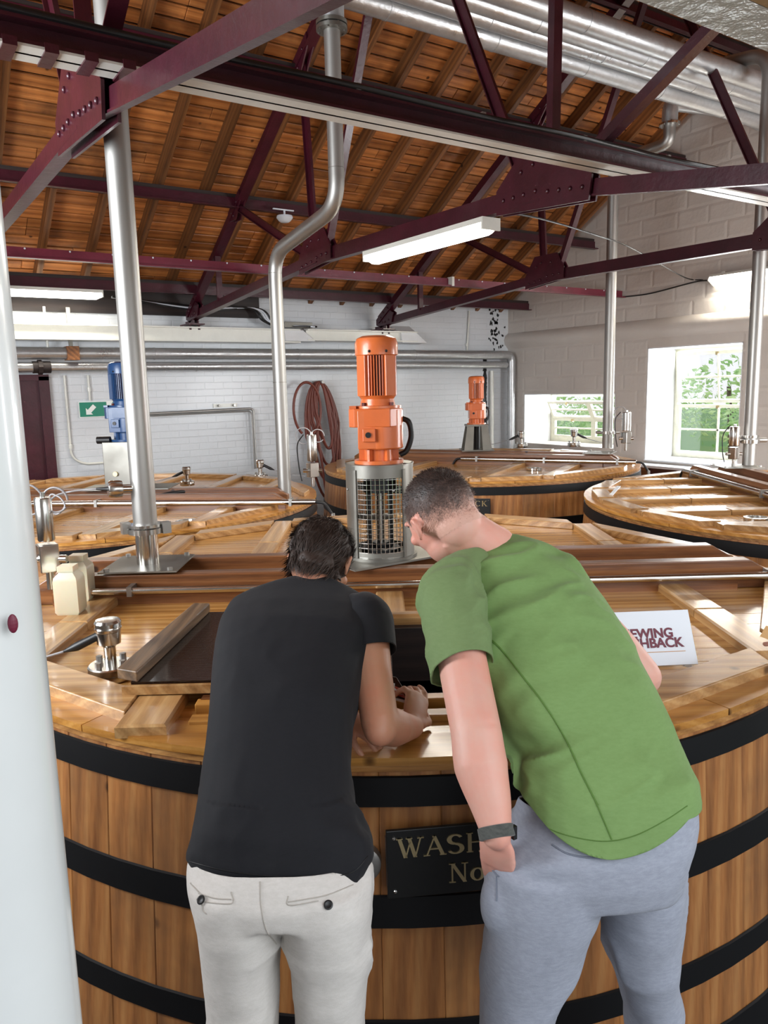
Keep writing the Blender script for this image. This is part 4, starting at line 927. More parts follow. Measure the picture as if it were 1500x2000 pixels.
# valve actuators
def actuator(name, label, base, h, r, loops=1, sc=1.0):
    base = Vector(base); t_ = thing(name, label, 'valve', base); Z = Vector((0, 0, 1))
    MB().cyl(base, base+Z*.07*sc, .012*sc, 10).build('stem', M_CHROME, t_, smooth=50, world=True)
    MB().box(base.x-.03*sc, base.x+.03*sc, base.y-.03*sc, base.y+.03*sc, base.z+.06*sc, base.z+.15*sc).build('valve_body', M_CHROME, t_, world=True, bevel=.004)
    for s in (-1, 1): MB().cyl(base+Z*.10*sc, base+Z*.10*sc+CR*s*.06*sc, .013*sc, 8).build('port', M_CHROME, t_, smooth=50, world=True)
    MB().lathe([(r*.9, 0), (r, .006), (r, h-.006), (r*.9, h), (r*.3, h), (r*.3, h+.02), (0.001, h+.02)], base+Z*.16*sc, 24).build('actuator_cylinder', M_CHROME, t_, smooth=35, world=True)
    top = base+Z*(.16*sc+h)
    for k in range(loops):
        rr_ = .05*sc*(1-.2*k); s = -1 if k % 2 == 0 else 1
        MB().tube([top+CR*(s*rr_+rr_*math.cos(a))*1.0+Z*(rr_*math.sin(a)-.01) for a in np.linspace(0, 2*PI*.9, 22)], .0035*sc, 6).build('air_hose', M_CABLEW, t_, smooth=60, world=True)
    MB().tube(spline([top-CR*.05*sc, top-CR*.09*sc-Z*.08, top-CR*.085*sc-Z*.2*sc, base-CR*.07*sc+Z*.04]), .004*sc, 6).build('air_hose', M_BLACK, t_, smooth=60, world=True)
    return t_
actuator('air_valve', 'stainless air valve cylinder with looped hoses beside the bent pipe on the back left vat', onz(612, 950, 1.12), .20, .037, 2, 1.2)
actuator('air_valve', 'stainless air valve beside the slim pipe on the back right vat', onz(1222, 880, 1.12), .20, .045, 1, 1.3)
actuator('air_valve', 'stainless air valve left of the pipe at the far right edge', onz(1432, 912, 1.12), .16, .042, 0, 1.1)
actuator('air_valve', 'stainless air valve with coiled grey hoses half hidden by the white jamb', onz(100, 1150, 1.10), .17, .032, 2, 1.2)
# sensors
def sensor(label, base, sc=1.0, cable=None, side=-1):
    base = Vector(base); t_ = thing('level_sensor', label, 'sensor', base); Z = Vector((0, 0, 1))
    b = MB().lathe([(.068, 0), (.07, .004), (.07, .018), (.067, .02), (.07, .022), (.07, .04), (.066, .044), (.001, .044)], base, 28)
    b.bm.transform(Matrix.Translation(base) @ Matrix.Scale(sc, 4) @ Matrix.Translation(-base)); b.build('flange', M_CHROME, t_, smooth=35, world=True)
    for k in range(4):
        a = k*PI/2+.5; q = base+Z*.044*sc+Vector((math.cos(a), math.sin(a), 0))*.05*sc; MB().cyl(q, q+Z*.018*sc, .010*sc, 6).build('bolt', M_STEEL, t_, world=True)
    MB().cyl(base+Z*.04*sc, base+Z*.10*sc, .018*sc, 16).build('neck', M_CHROME, t_, smooth=50, world=True)
    b = MB().lathe([(.018, .0), (.036, .012), (.038, .05), (.040, .052), (.041, .060), (.038, .062), (.041, .066), (.041, .078), (.036, .086), (.001, .088)], (0, 0, 0), 14)
    b.bm.transform(Matrix.Translation(base+Z*.10*sc) @ Matrix.Scale(sc, 4)); b.build('head', M_CHROME, t_, smooth=30, world=True)
    q = base+Z*.135*sc; d = CR*side
    MB().tube([q+d*.03*sc, q+d*.10*sc-CU*.035*sc, q+d*.14*sc-CU*.05*sc], [.013*sc, .014*sc, .004*sc], 10).build('cable_gland', M_BLACK, t_, smooth=50, world=True)
    e = q+d*.14*sc-CU*.05*sc
    MB().tube(spline([e, e+d*.10*sc-CU*.03*sc, e+d*.2*sc-CU*.05*sc, e+d*.3*sc-CU*.06*sc]), .004*sc, 6).build('sensor_cable', M_CABLEW, t_, smooth=60, world=True)
sensor('polished steel sensor with round bolted flange and black cable plug, nearest on the front vat', onz(219, 1322, 1.0), .97)
sensor('polished steel sensor on the back left vat, left of the bent pipe', onz(509, 935, 1.0), 1.0, side=1)
sensor('polished steel sensor on the back right vat in front of the low window', onz(1121, 872, 1.0), 1.25, side=1)
sensor('polished steel fitting with side levers on the back left vat, right of the blue motor', onz(366, 948, 1.03), .9, side=-1)
sensor('polished steel fitting right behind the small orange motor', onz(1018, 874, 1.0), 1.2, side=-1)
# clamp rings lying on lids
for (x, y, lab) in ((366, 1023, 'steel clamp ring on the back left vat lid'), (1043, 918, 'steel clamp ring on the back right vat lid'), (1478, 1017, 'steel clamp ring on the right vat lid')):
    c = onz(x, y, 1.0); t_ = thing('clamp_ring', lab, 'clamp', c); MB().lathe([(.055, 0), (.075, .002), (.075, .022), (.055, .024), (.055, 0)], c, 28).build('ring', M_CHROME, t_, smooth=35, world=True)
    MB().cyl(c, c+Vector((0, 0, .012)), .056, 24).build('cap_plate', M_STEEL, t_, smooth=40, world=True)
    MB().box(c.x-.012, c.x+.012, c.y-.095, c.y-.07, c.z, c.z+.025).build('latch', M_STEEL, t_, world=True)
# small loose things on lids
tag(MB().hexa([p+Vector((0, 0, dz)) for dz in (0, .008) for p in (onz(1190, 968, 1.03), onz(1197, 968, 1.03), onz(1212, 951, 1.03), onz(1205, 951, 1.03))]).build('plastic_strip', M_SIGNW), 'small white plastic strip on the right vat lid', 'strip')
for (x, y, dx, lab) in ((345, 1178, 0, 'front'), (0, 0, 0, '')):
    break
def jug(label, base, h=.165, r=.048, rot=.2):
    base = Vector(base); t_ = thing('plastic_bottle', label, 'bottle', base)
    secs = [(r*.86, 0), (r, .012), (r, h*.70), (r*.93, h*.78), (r*.62, h*.86), (r*.60, h*.88), (r*.66, h*.885), (r*.66, h), (r*.5, h)]
    rings = []
    for rad, z in secs:
        rings.append([base+Vector((math.cos(rot), math.sin(rot), 0))*(rad*max(-.86, min(.86, 1.2*math.cos(a))))+Vector((-math.sin(rot), math.cos(rot), 0))*(rad*max(-.86, min(.86, 1.2*math.sin(a))))+Vector((0, 0, z)) for a in np.linspace(0, 2*PI, 25)[:-1]])
    MB().loft(rings[:6]).build('body', M_JUG, t_, smooth=45, world=True); MB().loft(rings[5:]).build('cap', M_JUG, t_, smooth=45, world=True)
jug('milky square plastic bottle in front of its twin on the front vat', onz(140, 1196, 1.03), .185, .052, -.55)
jug('milky plastic bottle standing behind another by the white jamb', onz(160, 1170, 1.03), .185, .052, -.55)

# ------------------------------------------------------------------ motors
def motor(t_, base, sc, mt, mtc):
    """gear motor standing on base (world), built upwards; local axes follow the view"""
    B = Vector(base); Z = Vector((0, 0, 1)); ex = Vector((CR.x, CR.y, 0)).normalized(); ey = Vector((CF.x, CF.y, 0)).normalized()
    Q = Matrix((ex, ey, Z)).transposed().to_4x4(); Q = Matrix.Translation(B) @ Q @ Matrix.Scale(sc, 4)
    def bd(b, nm, m_, par=t_, **k):
        b.bm.transform(Q); return b.build(nm, m_, par, world=True, **k)
    bd(MB().cyl((0, 0, 0), (0, 0, .014), .105, 32), 'base_flange', mt, smooth=40)
    b = MB().cyl((0, 0, .014), (0, 0, .06), .062, 20)
    for k in range(6): a = k*PI/3+.5; b.box(-.006, .006, 0, .085, .014, .06, Matrix.Rotation(a, 4, 'Z'))
    bd(b, 'bell_housing', mt, smooth=35)
    g = bd(MB().lathe([(.085, .06), (.092, .064), (.092, .225), (.088, .23)], (.014, 0, 0), 32).box(-.085, .02, -.088, .06, .064, .225), 'gearbox', mt, smooth=35, bevel=.003)
    bd(MB().box(-.125, .03, -.078, .078, .155, .225).cyl((-.10, 0, .155), (-.10, 0, .225), .05, 20) if 0 else MB().prism([(-.122, -.05), (-.10, -.084), (.05, -.098), (.10, -.04), (.10, .04), (.05, .09), (-.10, .084), (-.122, .05)], lambda p, q, t2: (p, q, t2), .155, .232), 'gear_cover', mtc, bevel=.004)
    bd(MB().box(-.065, -.012, -.1015, -.08, .095, .150), 'inspection_pad', mtc, bevel=.003)
    bd(MB().cyl((-.042, -.106, .124), (-.042, -.098, .124), .012, 16), 'plug', M_BLACK, g, smooth=40)
    bd(MB().box(-.118, -.09, -.07, -.04, .232, .244), 'bolt_cap', mtc)
    bd(MB().lathe([(.10, .232), (.10, .242), (.075, .244), (.07, .27), (.08, .285)], (.0, 0, 0), 24), 'adapter_ring', mt, smooth=35)
    for k in range(4):
        a = k*PI/2+PI/4; bd(MB().cyl((.082*math.cos(a), .082*math.sin(a), .242), (.082*math.cos(a), .082*math.sin(a), .256), .009, 6), 'bolt', M_RED)
    bd(MB().cyl((0, 0, .28), (0, 0, .45), .068, 28), 'stator', M_RED, smooth=40)
    for k in range(44):
        a = 2*PI*k/44
        if k % 11 in (4, 5, 6): continue
        bd(MB().box(.066, .083, -.0022, .0022, .285, .448, Matrix.Rotation(a, 4, 'Z')), 'cooling_fin', mtc)
    for k in range(4):
        a = 2*PI*(k*11+5)/44; bd(MB().box(.06, .088, -.026, .026, .283, .45, Matrix.Rotation(a, 4, 'Z')), 'stator_foot', mt, bevel=.002)
    bd(MB().lathe([(.088, .45), (.09, .452), (.09, .50), (.082, .52), (.06, .53), (.001, .532)], (0, 0, 0), 32), 'fan_cowl', mt, smooth=35)
    for a in (-1.1, -1.9): bd(MB().ball((.09*math.cos(a), .09*math.sin(a), .465), .006, 6), 'cowl_screw', M_BLACK)
    bd(MB().tube(spline([(.09, .01, .19), (.13, 0, .17), (.14, 0, .11), (.12, 0, .05), (.09, 0, .03)]), .012, 10), 'power_cable', M_BLACK, smooth=60)
# front vat: orange motor on round galvanised casing with wire guard
mA = LW(VA, -.055, -.05, 1.126)
MA = thing('stirrer_motor', 'large orange gear motor on a round galvanised housing with wire guard', 'motor', mA)
ex = Vector((CR.x, CR.y, 0)).normalized(); ey = Vector((CF.x, CF.y, 0)).normalized(); Z = Vector((0, 0, 1))
RC, HC = .145, .405
b = MB()
face = math.atan2(-ey.y, -ey.x)
def arcshell(b, a0, a1, z0, z1, r=RC, th_=.004, n=10):
    b.prism([(r*math.cos(a0+(a1-a0)*i/n), r*math.sin(a0+(a1-a0)*i/n)) for i in range(n+1)]+[((r-th_)*math.cos(a1-(a1-a0)*i/n), (r-th_)*math.sin(a1-(a1-a0)*i/n)) for i in range(n+1)],
            lambda p, q, t2: (mA.x+p, mA.y+q, mA.z+t2), z0, z1)
ao = math.radians(44)
for c_ in (face, face+PI):
    arcshell(b, c_+ao, c_+PI-ao, 0, HC)
    arcshell(b, c_-ao, c_+ao, HC-.055, HC); arcshell(b, c_-ao, c_+ao, 0, .035)
b.build('housing', M_GALV, MA, smooth=30, world=True)
for c_ in (face,):
    for s in (-1, 1):
        arcs = MB(); arcshell(arcs, c_+s*ao-.05, c_+s*ao+.05, .01, HC-.02, RC+.006, .008, 3); arcs.build('guard_strip', M_GALV, MA, world=True)
for c_ in (face, face+PI):
    b = MB(); n_ = 13
    for i in range(n_):
        a = c_-ao+2*ao*i/(n_-1); p = mA+Vector((math.cos(a), math.sin(a), 0))*(RC-.002); b.tube([p+Z*.01, p+Z*(HC-.05)], .0016, 4)
    for j in range(17):
        z = .015+j*(HC-.075)/16; b.tube([mA+Vector((math.cos(a), math.sin(a), 0))*(RC-.0005)+Z*z for a in np.linspace(c_-ao, c_+ao, 9)], .0016, 4)
    b.build('wire_guard', M_CHROME, MA, world=True)
b = MB(); b.cyl(mA+Z*(HC-.006), mA+Z*HC, RC+.003, 40); b.build('top_plate', M_GALV, MA, smooth=40, world=True)
b = MB(); b.cyl(mA, mA+Z*.012, RC+.012, 40); b.build('bottom_flange', M_GALV, MA, smooth=40, world=True)
for k in range(8):
    a = face+k*PI/4+.4; p = mA+Vector((math.cos(a), math.sin(a), 0))*(RC+.002)+Z*(.12 if k % 2 else .3); MB().ball(p, .006, 5).build('rivet', M_STEEL, MA, world=True)
b = MB(); b.cyl(mA+Z*.28, mA+Z*.40, .07, 20); b.build('coupling_drum', M_BLACK, MA, smooth=40, world=True)
MB().cyl(mA, mA+Z*.3, .016, 14).build('drive_shaft', M_CHROME, MA, smooth=50, world=True)
for s in (-.05, .045): MB().cyl(mA+ex*s, mA+ex*s+Z*.29, .012, 10).build('support_rod', M_BLACK, MA, smooth=50, world=True)
MB().lathe([(.03, .012), (.085, .014), (.085, .035), (.04, .045), (.04, .06), (.02, .06)], mA, 24).build('seal_housing', M_BLACK, MA, smooth=40, world=True)
MB().cyl(mA-ex*.1+Z*.17, mA+ex*.05+Z*.17, .014, 8).build('bracket_arm', M_GALV, MA, world=True)
MB().box(mA.x-.24, mA.x+.24, mA.y-.17, mA.y+.17, 1.118, 1.126).build('base_plate', M_PLATE, MA, world=True)
motor(MA, mA+Z*HC, 1.0, M_ORANGE, M_ORANGE2)
# back right: small orange motor on tapered galvanised stool
mB_ = LW(VB, -.10, .21, 1.126); MBt = thing('stirrer_motor', 'small orange gear motor on a tapered grey stool, near the room corner', 'motor', mB_)
def stool(t_, base, h, w0, w1, m_):
    Q = Matrix.Translation(base) @ Matrix((ex, ey, Z)).transposed().to_4x4()
    for (a0, a1) in ((-1, -.35), (.35, 1)):
        for s in (-1, 1):
            MB().poly([(a0*w0, s*w0, 0), (a1*w0, s*w0, 0), (a1*w1, s*w1, h), (a0*w1, s*w1, h), (a0*w0, s*(w0-.02), 0), (a1*w0, s*(w0-.02), 0), (a1*w1, s*(w1-.02), h), (a0*w1, s*(w1-.02), h)],
                      [(0, 1, 2, 3), (7, 6, 5, 4), (0, 4, 5, 1), (1, 5, 6, 2), (2, 6, 7, 3), (3, 7, 4, 0)]).build('stool_leg', m_, t_) if 0 else None
            b = MB().poly([(a0*w0, s*w0, 0), (a1*w0, s*w0, 0), (a1*w1, s*w1, h), (a0*w1, s*w1, h), (a0*w0, s*(w0-.02), 0), (a1*w0, s*(w0-.02), 0), (a1*w1, s*(w1-.02), h), (a0*w1, s*(w1-.02), h)],
                      [(0, 1, 2, 3), (7, 6, 5, 4), (0, 4, 5, 1), (1, 5, 6, 2), (2, 6, 7, 3), (3, 7, 4, 0)])
            b.bm.transform(Q); b.build('stool_leg', m_, t_, world=True)
    b = MB().box(-w1*1.1, w1*1.1, -w1*1.1, w1*1.1, h-.02, h).box(-w0*1.15, w0*1.15, -w0*1.1, w0*1.1, 0, .012); b.bm.transform(Q); b.build('stool_plates', m_, t_, world=True)
    b = MB().cyl((0, 0, 0), (0, 0, h), .04, 12); b.bm.transform(Q); b.build('drive_shaft', M_BLACK, t_, smooth=50, world=True)
stool(MBt, mB_, .29, .155, .11, M_GALV); motor(MBt, mB_+Z*.29, 1.0, M_ORANGE, M_ORANGE2)
# back left: blue motor on square steel box
mD_ = LW(VD, .40, -.10, 1.126); MDt = thing('stirrer_motor', 'blue gear motor on a square steel box, half hidden by the wide pipe', 'motor', mD_)
b = MB().box(-.15, .15, -.13, .13, 0, .36); b.bm.transform(Matrix.Translation(mD_) @ Matrix((ex, ey, Z)).transposed().to_4x4()); b.build('steel_box', M_PLATE, MDt, world=True, bevel=.004)
b = MB().box(-.34, .34, -.17, .17, -.002, .006); b.bm.transform(Matrix.Translation(mD_) @ Matrix((ex, ey, Z)).transposed().to_4x4()); b.build('base_plate', M_PLATE, MDt, world=True)
MB().cyl(mD_-ex*.06-ey*.13+Z*.12, mD_-ex*.06-ey*.15+Z*.12, .018, 10).build('plug', M_GOLD, MDt, world=True)
MB().cyl(mD_-ex*.2+Z*.375-ey*.08, mD_-ex*.10+Z*.375-ey*.08, .028, 10).build('cable_plug', M_BLACK, MDt, smooth=50, world=True)
motor(MDt, mD_+Z*.36, 1.13, M_BLUE, M_BLUE)
for k, (x, y) in enumerate(((300, 985), (470, 958))):
    pass
tag(MB().tube(spline([mD_+ex*.05-ey*.16+Z*.0, mD_+ex*.2-ey*.2-Z*.06, mD_+ex*.35-ey*.22-Z*.03, mD_+ex*.6-ey*.05-Z*.02]), .014, 8).build('floor_cable', M_BLACK, smooth=60), 'black cable curling at the foot of the blue motor box', 'cable')

# ------------------------------------------------------------------ lamps
def lamp(label, a, b_, w_, power, down=(0, 0, -1), drop=0.0):
    a, b_ = Vector(a), Vector(b_); t_ = thing('fluorescent_lamp', label, 'lamp', (a+b_)/2); d = (b_-a).normalized(); dn = Vector(down)
    MB().bar(a, b_, w_*1.05, .03, -dn, .0).build('housing', M_WHITE, t_, world=True)
    b = MB(); s = d.cross(dn).normalized()
    ring = lambda p, e: [p+s*(w_*.5)-dn*-.0+dn*.015, p+s*(w_*.42)+dn*(.06-e), p+s*(w_*.2)+dn*(.075-e), p-s*(w_*.2)+dn*(.075-e), p-s*(w_*.42)+dn*(.06-e), p-s*(w_*.5)+dn*.015]
    b.loft([ring(a+d*.01, .02), ring(a+d*.05, 0), ring(b_-d*.05, 0), ring(b_-d*.01, .02)]); b.build('diffuser', M_TUBE, t_, world=True)
    for p in (a, b_): MB().bar(p-d*.006, p+d*.006, w_*1.06, .07, -dn, -.02).build('end_cap', M_WHITE, t_, world=True)
    l = bpy.data.lights.new('lamp_light', 'AREA'); l.shape = 'RECTANGLE'; l.size = (b_-a).length; l.size_y = w_; l.energy = power; l.color = (1, .93, .80)
    o = bpy.data.objects.new('lamp_light', l); COL.objects.link(o); o.location = (a+b_)/2+dn*.09
    z_ = -dn; x_ = d; y_ = z_.cross(x_); o.matrix_world = Matrix.Translation((a+b_)/2+dn*.09) @ Matrix((x_, y_, z_)).transposed().to_4x4()
    return t_
lamp('long lit fluorescent lamp fixed under the middle truss', (3.13, 4.80, 2.79), (3.13, 3.52, 2.79), .13, 26)
for y in (3.7, 4.6): tag(MB().cyl((3.13, y, 2.78), (3.13, y, 2.83), .008, 6).build('lamp_hanger', M_STEEL), 'short steel hanger at the %s end of the middle lamp' % ('right' if y < 4 else 'left'), 'hanger', 'lamp hangers')
lamp('lit fluorescent lamp at left under the eaves near the back wall', (.9, 8.3, 2.87), (2.12, 8.3, 2.87), .13, 22)
lamp('lit fluorescent lamp on the right gable wall above the big window', (XG-.06, 5.36, 2.96), (XG-.06, 4.1, 2.96), .12, 20, (-.5, 0, -.866))
for y, e_ in ((5.2, 'left'), (4.3, 'right')): tag(MB().box(XG-.1, XG-.0, y-.02, y+.02, 2.98, 3.02).build('lamp_bracket', M_WHITE), 'white bracket at the %s end of the gable lamp' % e_, 'bracket', 'gable lamp brackets')
tag(MB().tube(spline([(3.14, 3.50, 2.83), (3.6, 3.6, 2.86), (5.0, 4.3, 2.98), (5.72, 4.6, 3.0), (7.9, 5.6, 3.0), (XG-.02, 5.5, 2.97)]), .006, 6).build('lamp_cable', M_BLACK, smooth=60), 'thin black cable slung from the middle lamp to the gable', 'cable')
tag(MB().tube(spline([(XG-.02, 6.62, 2.90), (XG-.02, 6.2, 2.90), (XG-.03, 5.6, 2.96), (XG-.03, 5.38, 2.95)]), .008, 6).build('lamp_cable', M_BLACK, smooth=60), 'black cable along the gable wall to its lamp', 'cable')
sd = ony(556, 428, 7.0); t_ = thing('smoke_detector', 'white smoke detector hanging below a purlin', 'smoke detector', sd)
MB().lathe([(.03, .03), (.075, .03), (.08, .01), (.06, -.015), (.04, -.03), (.001, -.03)], sd, 20).build('body', M_SIGNW, t_, smooth=40, world=True)
MB().cyl(sd+Z*.03, sd+Z*.09, .01, 8).bar(sd+Z*.085-Vector((.12, 0, 0)), sd+Z*.085+Vector((.1, 0, 0)), .02, .01).build('mount', M_SIGNW, t_, world=True)

#PEOPLE#
# ------------------------------------------------------------------ people
def meshify(bm, voxel, it=4, fac=.6, name='body'):
    me = bpy.data.meshes.new(name); bm.to_mesh(me); bm.free()
    o = bpy.data.objects.new('tmp_mesh', me); COL.objects.link(o)
    r = o.modifiers.new('r', 'REMESH'); r.mode = 'VOXEL'; r.voxel_size = voxel
    s = o.modifiers.new('s', 'SMOOTH'); s.factor = fac; s.iterations = it
    dg = bpy.context.evaluated_depsgraph_get(); dg.update()
    out = bpy.data.meshes.new_from_object(o.evaluated_get(dg)); bpy.data.objects.remove(o); bpy.data.meshes.remove(me)
    out.name = name; return out
def link(name, me, mt, parent, solid=0.0, smooth=True):
    me.materials.clear(); me.materials.append(mt); me.transform(mat4(parent).inverted())
    me.polygons.foreach_set('use_smooth', [smooth]*len(me.polygons))
    o = bpy.data.objects.new(name, me); COL.objects.link(o); o.parent = parent; WM[o.name] = mat4(parent)
    if solid: s = o.modifiers.new('solid', 'SOLIDIFY'); s.thickness = solid; s.offset = -1
    return o
def oring(c, ax, ay, n=32, p=2.4):
    out = []
    for k in range(n):
        a = 2*PI*k/n; ca, sa = math.cos(a), math.sin(a)
        q = (abs(ca)**p+abs(sa)**p)**(-1/p)
        out.append(c+ax*(ca*q)+ay*(sa*q))
    return out
def body_rings(spec, inset=0.0, p=2.5):
    """spec rows: (xl, yl, xr, yr, depth of back surface, half thickness, lean angle)"""
    rings, cents, norms = [], [], []
    for (xl, yl, xr, yr, d, hb, tdeg) in spec:
        L, R = pix(xl, yl, d), pix(xr, yr, d); ax = (R-L)/2; t_ = math.radians(tdeg)
        nrm = (-CF*math.cos(t_)+CU*math.sin(t_)); nrm = (nrm-ax.normalized()*nrm.dot(ax.normalized())).normalized()
        c = (L+R)/2-nrm*hb; dc = (c-EYE).dot(CF); px_ = 750+1500*(c-EYE).dot(CR)/dc
        c = c+CR*(((xl+xr)/2-px_)/1500*dc); ax = ax*(dc/d)
        rings.append(oring(c, ax.normalized()*(ax.length-inset), nrm*(hb-inset), p=p)); cents.append(c); norms.append(nrm)
    return rings, cents, norms
def limb(b, pts, rs, n=20, sub=5):
    P_ = spline(pts, sub); R_ = []
    for i in range(len(pts)-1):
        for j in range(sub): R_.append(rs[i]+(rs[i+1]-rs[i])*(j/sub))
    R_.append(rs[-1]); b.tube(P_, R_, n)
    b.ball(P_[0], rs[0]*.98, 8); b.ball(P_[-1], rs[-1]*.98, 8)
def cut(me, p, nrm, rad):
    """trim the cloth where it passes plane (p, nrm) near p, so that it ends in a clean open hem"""
    bm = bmesh.new(); bm.from_mesh(me)
    near = [f for f in bm.faces if (f.calc_center_median()-p).length < rad]
    vs = set(v for f in near for v in f.verts); es = set(e for f in near for e in f.edges)
    bmesh.ops.bisect_plane(bm, geom=list(vs)+list(es)+near, plane_co=p, plane_no=nrm)
    kill = [v for v in bm.verts if (v.co-p).dot(nrm) > 1e-5 and (v.co-p).length < rad*1.02]
    bmesh.ops.delete(bm, geom=kill, context='VERTS'); bm.to_mesh(me); bm.free()

def hem_warp(me, f, top=.16):
    """curve the hem: raise the cloth edge by f(pixel column), fading out upwards"""
    for v in me.vertices:
        q = v.co-EYE; d = q.dot(CF); x = 750+1500*q.dot(CR)/d; y = 1000-1500*q.dot(CU)/d; r_ = f(x, y)
        if r_: v.co = v.co+CU*r_
def wrinkle(me, amp, axes, freq, seed=0, amp2=.0012, mask=None):
    """soft cloth folds: displacement along the normal by noise stretched along a drape direction"""
    bm = bmesh.new(); bm.from_mesh(me); bm.normal_update(); d = Vector(axes).normalized(); off = Vector((seed*3.1, seed*1.7, seed))
    for v in bm.verts:
        c = v.co; a = c.dot(d); q = (c-d*a)*freq+d*(a*freq*.22)+off
        h = mnoise.noise(q); h = (1-abs(h)*2.2); h2 = mnoise.noise(c*freq*.5+off*2)
        k = 1.0 if mask is None else mask(c)
        v.co = c+v.normal*(k*(amp*h*max(0, h2+.25)*1.5+amp2*mnoise.noise(c*55)))
    bm.to_mesh(me); bm.free()
def head_into(b, M, ears=True, scale=1.0):
    """skull, face, jaw, nose, lips and ears; M maps head space (x right, y face, z crown) to the world"""
    R3 = M.to_3x3()
    def el(c, r): b.ball(M @ Vector(c), 1, 14, r, R3)
    el((0, -.014, .030), (.074, .094, .085)); el((0, .030, .0), (.064, .062, .080)); el((0, .022, -.052), (.054, .058, .050)); el((0, .052, -.086), (.028, .026, .020))
    el((0, -.045, -.03), (.058, .05, .06)); el((.0, .078, .034), (.052, .014, .012))
    b.tube([M @ Vector((0, .084, .022)), M @ Vector((0, .104, -.012)), M @ Vector((0, .096, -.022))], [.008, .013, .011], 10)
    for s in (-1, 1):
        el((s*.013, .090, -.020), (.009, .009, .007)); el((s*.045, .062, -.012), (.020, .016, .016))
    el((0, .083, -.046), (.024, .009, .005)); el((0, .081, -.056), (.021, .009, .006))
    for s in (-1, 1):
        pts = [M @ Vector((s*(.074+dx), y, z)) for dx, y, z in ((.003, .006, -.022), (.007, -.003, -.018), (.012, -.013, -.004), (.014, -.017, .011), (.011, -.009, .022), (.005, .005, .020), (.003, .010, .006))]
        b.tube(spline(pts, 4), .0048, 8); b.ball(M @ Vector((s*.079, -.003, .002)), 1, 8, (.0045, .014, .024), R3); b.ball(M @ Vector((s*.077, .005, -.022)), 1, 6, (.004, .005, .006), R3)
def hand_into(b, wrist, d, nrm, side, curls, scale=1.0, spread=.06, thumb=(.5, .2)):
    """palm plus five separate fingers; d towards the fingertips, nrm out of the back of the hand, side +1 puts the thumb on +x"""
    d = Vector(d).normalized(); nrm = Vector(nrm); nrm = (nrm-d*nrm.dot(d)).normalized(); sx = d.cross(nrm)*side; s = scale
    Rm = Matrix((sx, d, nrm)).transposed()
    b.ball(wrist+d*.045*s, 1, 12, (.040*s, .052*s, .015*s), Rm); b.ball(wrist+d*.075*s, 1, 10, (.040*s, .022*s, .012*s), Rm); b.ball(wrist+d*.005*s, 1, 10, (.026*s, .03*s, .019*s), Rm)
    for i, (off, ln) in enumerate(((.030, .074), (.010, .084), (-.011, .078), (-.031, .060))):
        base = wrist+d*(.084-.004*abs(i-1))*s+sx*off*s; dirv = (d+sx*(off*spread*30*.5)).normalized(); pts = [base-dirv*.02*s, base]; ang = 0
        c = curls[i]; segs = (.45, .31, .24); cur = base
        for j, sg in enumerate(segs):
            ang += c*(1.0, 1.1, .7)[j]; v = dirv*math.cos(ang)-nrm*math.sin(ang); cur = cur+v*ln*s*sg; pts.append(cur)
        b.tube(pts, [.0095*s, .0092*s, .0086*s, .0078*s, .0062*s], 10)
        for k, p in enumerate(pts[1:]): b.ball(p, (.0098, .0092, .0084, .0066)[k]*s, 6)
        nails.append((pts[-1], (pts[-1]-pts[-2]).normalized(), nrm*math.cos(ang)+dirv*math.sin(ang)))
    if thumb is None:  # thumb tucked flat along the palm
        b.tube([wrist+d*.02*s-nrm*.004, wrist+d*.06*s+sx*.018*s-nrm*.014, wrist+d*.10*s+sx*.012*s-nrm*.016], [.012*s, .011*s, .008*s], 8); return
    t0 = wrist+d*.022*s+sx*.028*s; t1 = t0+(d*.6+sx*.8-nrm*.2).normalized()*.036*s; t2 = t1+(d*.85+sx*thumb[0]-nrm*thumb[1]).normalized()*.032*s; t3 = t2+(d*.9+sx*thumb[0]*.2-nrm*thumb[1]*1.6).normalized()*.026*s
    b.tube([t0-sx*.01*s, t0, t1, t2, t3], [.014*s, .014*s, .0115*s, .0098*s, .0075*s], 10)
    for p, r in ((t0, .0142), (t1, .0118), (t2, .010), (t3, .0078)): b.ball(p, r*s, 6)
nails = []
def shoe(t_, heel, d, sd):
    d = Vector((d.x, d.y, 0)).normalized(); s = d.cross(Vector((0, 0, 1))); rings = []
    for (u, w_, h_) in ((-.045, .018, .05), (-.03, .034, .075), (.02, .038, .085), (.07, .040, .07), (.13, .046, .055), (.19, .045, .045), (.225, .03, .035), (.235, .012, .02)):
        c = heel+d*u; rings.append([c+s*(w_*max(-.9, min(.9, 1.15*math.cos(a))))+Vector((0, 0, .012+max(0, h_*.5+h_*.5*math.sin(a)))) for a in np.linspace(0, 2*PI, 17)[:-1]])
    o = MB().loft(rings).build('shoe', M_SHOE, t_, smooth=50, world=True)
    b = MB(); b.prism([(-.05, -.03), (.05, -.038), (.14, -.048), (.2, -.045), (.24, -.015), (.24, .015), (.2, .045), (.14, .048), (.05, .038), (-.05, .03)], lambda p, q, t2: heel+d*p+s*q+Vector((0, 0, t2)), .0, .018); b.build('sole', M_SOLE, o, world=True)
